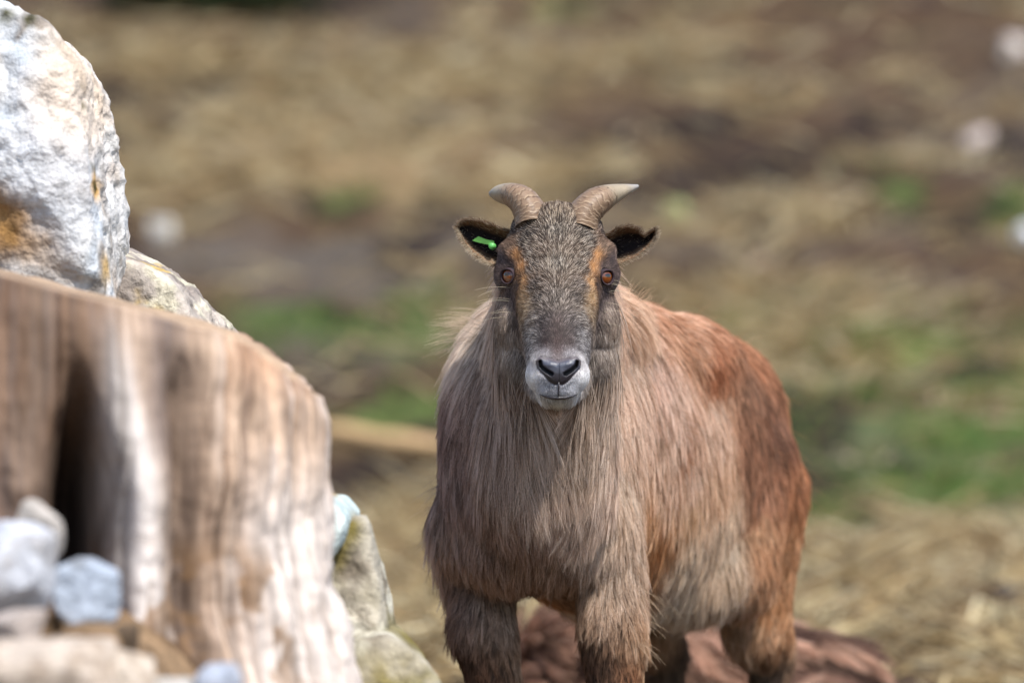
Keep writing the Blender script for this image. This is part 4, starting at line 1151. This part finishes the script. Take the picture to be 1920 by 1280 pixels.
root, nor = sample_mesh(body_me, N_FACE, vis * fw * np.where(BV[:, 1] < HD + .1, 1, .5), rf)
flow, ln, lf, cA, cB = idw(root, CF[0], [CF[1], CF[2], CF[3], CF[4], CF[5]], .0075, 1.8)
def mind(q, S):
    out = np.full(len(q), 9.0)
    for a in range(0, len(q), 20000): out[a:a + 20000] = np.sqrt(((q[a:a + 20000, None] - S[None]) ** 2).sum(-1)).min(1)
    return out
hx, hy = proj(root)
keep = np.ones(len(root), bool)
for ctr, g, rd in EYES:
    v = root - ctr; keep &= ~((np.linalg.norm(v, axis=1) < rd * 1.35) & ((unit(v) @ g) > math.cos(.72)))
inn = poly_in(hx, hy, NOSE); ed = seg_dist(hx, hy, NOSE + [NOSE[0]])
frontal = root[:, 1] < HD + .0
keep &= ~(frontal & (inn | (ed < 1.0)))
keep &= mind(root, LIP3) > .0022
root, nor, flow, ln, lf, cA, cB = [a[keep] for a in (root, nor, flow, ln, lf, cA, cB)]
# grizzled: each hair either dark or pale
g = rf.random(len(root)) + .25 * fbm(root * 160, 2)
tint = mixc(cB * .85, cA, sm(.50, .93, g)) * 1.5
rad = np.clip(ln * .028, .00016, .00034) * rf.uniform(.75, 1.25, len(root))
ln = ln * rf.uniform(.65, 1.2, len(root))
fur('face_fur', root, nor, flow, ln, lf, np.full(len(root), .03), tint, rad, M_facefur, tahr, rf, K=5, wob=.22, clump=.0036, cstr=.6, cwob=.25, cvar=.16, sat=.85)

# ear fringe and a few whiskers
def ear_fur(name, E, rng, parent):
    ns, nv, _ = E.shape; n = 8000
    i = rng.integers(0, ns, n); up_ = rng.random(n) < .5
    v = np.where(rng.random(n) < .6, rng.random(n) ** 2 * .16, rng.random(n)); v = np.where(up_, v, 1 - v)
    j = np.clip((v * (nv - 1)).round().astype(int), 0, nv - 1)
    root = E[i, j] + rng.normal(0, .0009, (n, 3))
    outw = unit(np.where((j < nv / 2)[:, None], E[i, 0] - E[i, nv // 2], E[i, -1] - E[i, nv // 2]))
    along = unit(E[-1, nv // 2] - E[0, nv // 2])
    flow = unit(outw * .8 + along[None] * .7 + rng.normal(0, .2, (n, 3)))
    edge_ = np.minimum(v, 1 - v) < .13
    root = root + np.where((rng.random(n) < .55)[:, None], np.array([0, .0018, 0]), np.array([0, -.0018, 0]))
    L = np.where(edge_, rng.uniform(.004, .010, n), rng.uniform(.003, .007, n))
    pale = rng.random(n) < np.where(edge_, np.where(j > nv / 2, .75, .3), .10)
    tint = np.where(pale[:, None], lin((212, 196, 172)), lin((118, 88, 64)) * rng.uniform(.4, 1.4, n)[:, None])
    tint = np.where((~edge_ & ~pale)[:, None], lin((48, 40, 40)), tint)
    nrm = unit(np.cross(flow, along[None] + .01)); nrm[nrm[:, 1] > 0] *= -1
    p = strands(root, nrm, flow, L, np.full(n, .35), np.full(n, .03), 5, .25, rng)
    curves_obj(name, p, np.linspace(1, .2, 5)[None] * rng.uniform(.00016, .00026, n)[:, None], tint, M_facefur, parent)
ear_fur('ear_fur', EL, rf, earL); ear_fur('ear_fur', ER, rf, earR)

# ------------------------------------------------------------------ a second tahr lying down behind the first
def lying():
    D2 = 9.45
    e = empty('tahr', (.27, D2, float(ground_z([.27], [D2])[0])))
    tag(e, 'reddish-brown wild goat lying on the ground behind the standing one', 'wild goat', 'wild goats')
    b = Blob(); z0 = e.location.z
    X = lambda x, y, z: np.array([x * .80 + .115, D2 + y, z0 + z * 1.10])
    b.loft([(X(-.10, 0, .15), .03, .04), (X(-.07, 0, .15), .09, .10), (X(0, 0, .152), .135, .132), (X(.12, 0, .150), .155, .135), (X(.26, 0, .142), .165, .128), (X(.40, 0, .136), .16, .118),
            (X(.51, 0, .128), .13, .108), (X(.575, 0, .12), .08, .08), (X(.60, 0, .12), .03, .03)], (0, 1, 0), 36, 2.3)
    b.limb([X(-.03, -.02, .19), X(-.12, -.08, .12), X(-.17, -.16, .075)], [.085, .06, .05])          # neck, head laid down to the side
    b.limb([X(-.17, -.16, .075), X(-.16, -.25, .055), X(-.14, -.33, .04)], [.058, .046, .032])
    for s in (-1, 1):
        b.limb([X(.44, s * .13, .12), X(.28, s * .19, .06), X(.46, s * .20, .035), X(.34, s * .215, .025)], [.075, .05, .026, .02])
        b.limb([X(.03, s * .12, .12), X(-.05, s * .15, .045), X(.10, s * .16, .03)], [.06, .036, .022])
    b.limb([X(.54, 0, .15), X(.60, 0, .145), X(.635, 0, .125)], [.04, .03, .015])
    me = b.remesh(.009, 16)
    o = bpy.data.objects.new('body', me); COL.objects.link(o)
    V = verts_of(me); set_col(me, np.repeat(lin((110, 66, 48))[None] * .5, len(V), 0)); me.materials.clear(); me.materials.append(M_skin)
    rg = np.random.default_rng(5)
    root, nor = sample_mesh(me, 80000, np.ones(len(V)), rg)
    flow = np.repeat(np.array([[.9, -.15, -.35]]), len(root), 0)
    ln = rg.uniform(.05, .11, len(root))
    n1 = fbm(root * np.array([5, 30, 40]), 3)
    tint = mixc(np.repeat(lin((168, 122, 96))[None], len(root), 0), np.repeat(lin((84, 56, 46))[None], len(root), 0), sm(-.15, .3, n1)) * 1.75
    adopt(o, e)
    fur('coat', root, nor, flow, ln, rg.uniform(.2, .8, len(root)), np.full(len(root), .14), tint, np.full(len(root), .0007), M_fur, e, rg, K=5, clump=.024, cstr=.9, cwob=.35, cvar=.4, sat=.82)
    for s in (-1, 1):
        hb = X(-.165 + s * .03, -.165, .115)
        t = tube('horn', [hb, hb + [s * .01 - .01, .03, .03], hb + [s * .03 - .01, .07, .035], hb + [s * .045, .10, .02]], [.017, .015, .010, .003], M_horn, lin((128, 108, 88)), 14, e)
        E = [X(-.17 + s * .05, -.17, .10), X(-.17 + s * .085, -.165, .105), X(-.17 + s * .12, -.16, .10)]
        tube('ear', E, [.012, .02, .004], M_ear, lin((70, 52, 42)), 10, e)
        p = X(-.16 + s * .05, -.235, .075); D, Fs = ICO[3]
        adopt(mesh_obj('eye', p + D * .012, Fs, m_eye, col=np.repeat(lin((60, 34, 14))[None], len(D), 0)), e)
    D, Fs = ICO[3]
    adopt(mesh_obj('nose', X(-.138, -.352, .045) + D * np.array([.02, .013, .014]), Fs, M_nose, col=np.repeat(lin((60, 58, 64))[None], len(D), 0)), e)
lying()

# loose hairs standing off the mane and coat
def flyaways():
    rg = np.random.default_rng(44); P0 = []; T0 = []; L0 = []; C0 = []
    def put(n, box, d, L, c):
        for _ in range(n):
            p, nn = surf(rg.uniform(box[0], box[2]), rg.uniform(box[1], box[3]))
            P0.append(p); T0.append(unit(np.array([d[0], rg.normal(0, .25), -d[1]]) + rg.normal(0, .22, 3) + nn * .35)); L0.append(rg.uniform(*L)); C0.append(lin(c) * rg.uniform(.7, 1.25))
    put(120, (858, 560, 915, 640), (-1, .05), (.05, .085), (214, 190, 166))
    put(60, (1160, 556, 1230, 600), (.4, -.8), (.025, .05), (222, 184, 150))
    put(70, (1230, 590, 1400, 680), (.7, -.2), (.02, .045), (190, 140, 104))
    put(60, (1440, 720, 1505, 950), (1, .4), (.02, .045), (176, 124, 88))
    put(90, (800, 880, 840, 1060), (-.8, .6), (.03, .05), (176, 158, 148))
    put(60, (1180, 1090, 1235, 1220), (.8, .6), (.03, .05), (214, 186, 156))
    put(8, (940, 520, 965, 610), (-1, -.1), (.03, .06), (224, 208, 180))
    put(8, (1130, 520, 1150, 610), (1, -.1), (.02, .04), (224, 208, 180))
    P1, T1, L1 = np.array(P0), np.array(T0), np.array(L0)
    t = np.linspace(0, 1, 7)[None, :, None]
    pts = P1[:, None] + T1[:, None] * L1[:, None, None] * t
    pts[:, :, 2] -= .22 * L1[:, None] * np.linspace(0, 1, 7)[None] ** 2
    curves_obj('loose_hair', pts, np.linspace(1, .25, 7)[None] * np.full((len(P1), 1), .00026), np.array(C0) * 1.2, M_fur, tahr)
flyaways()
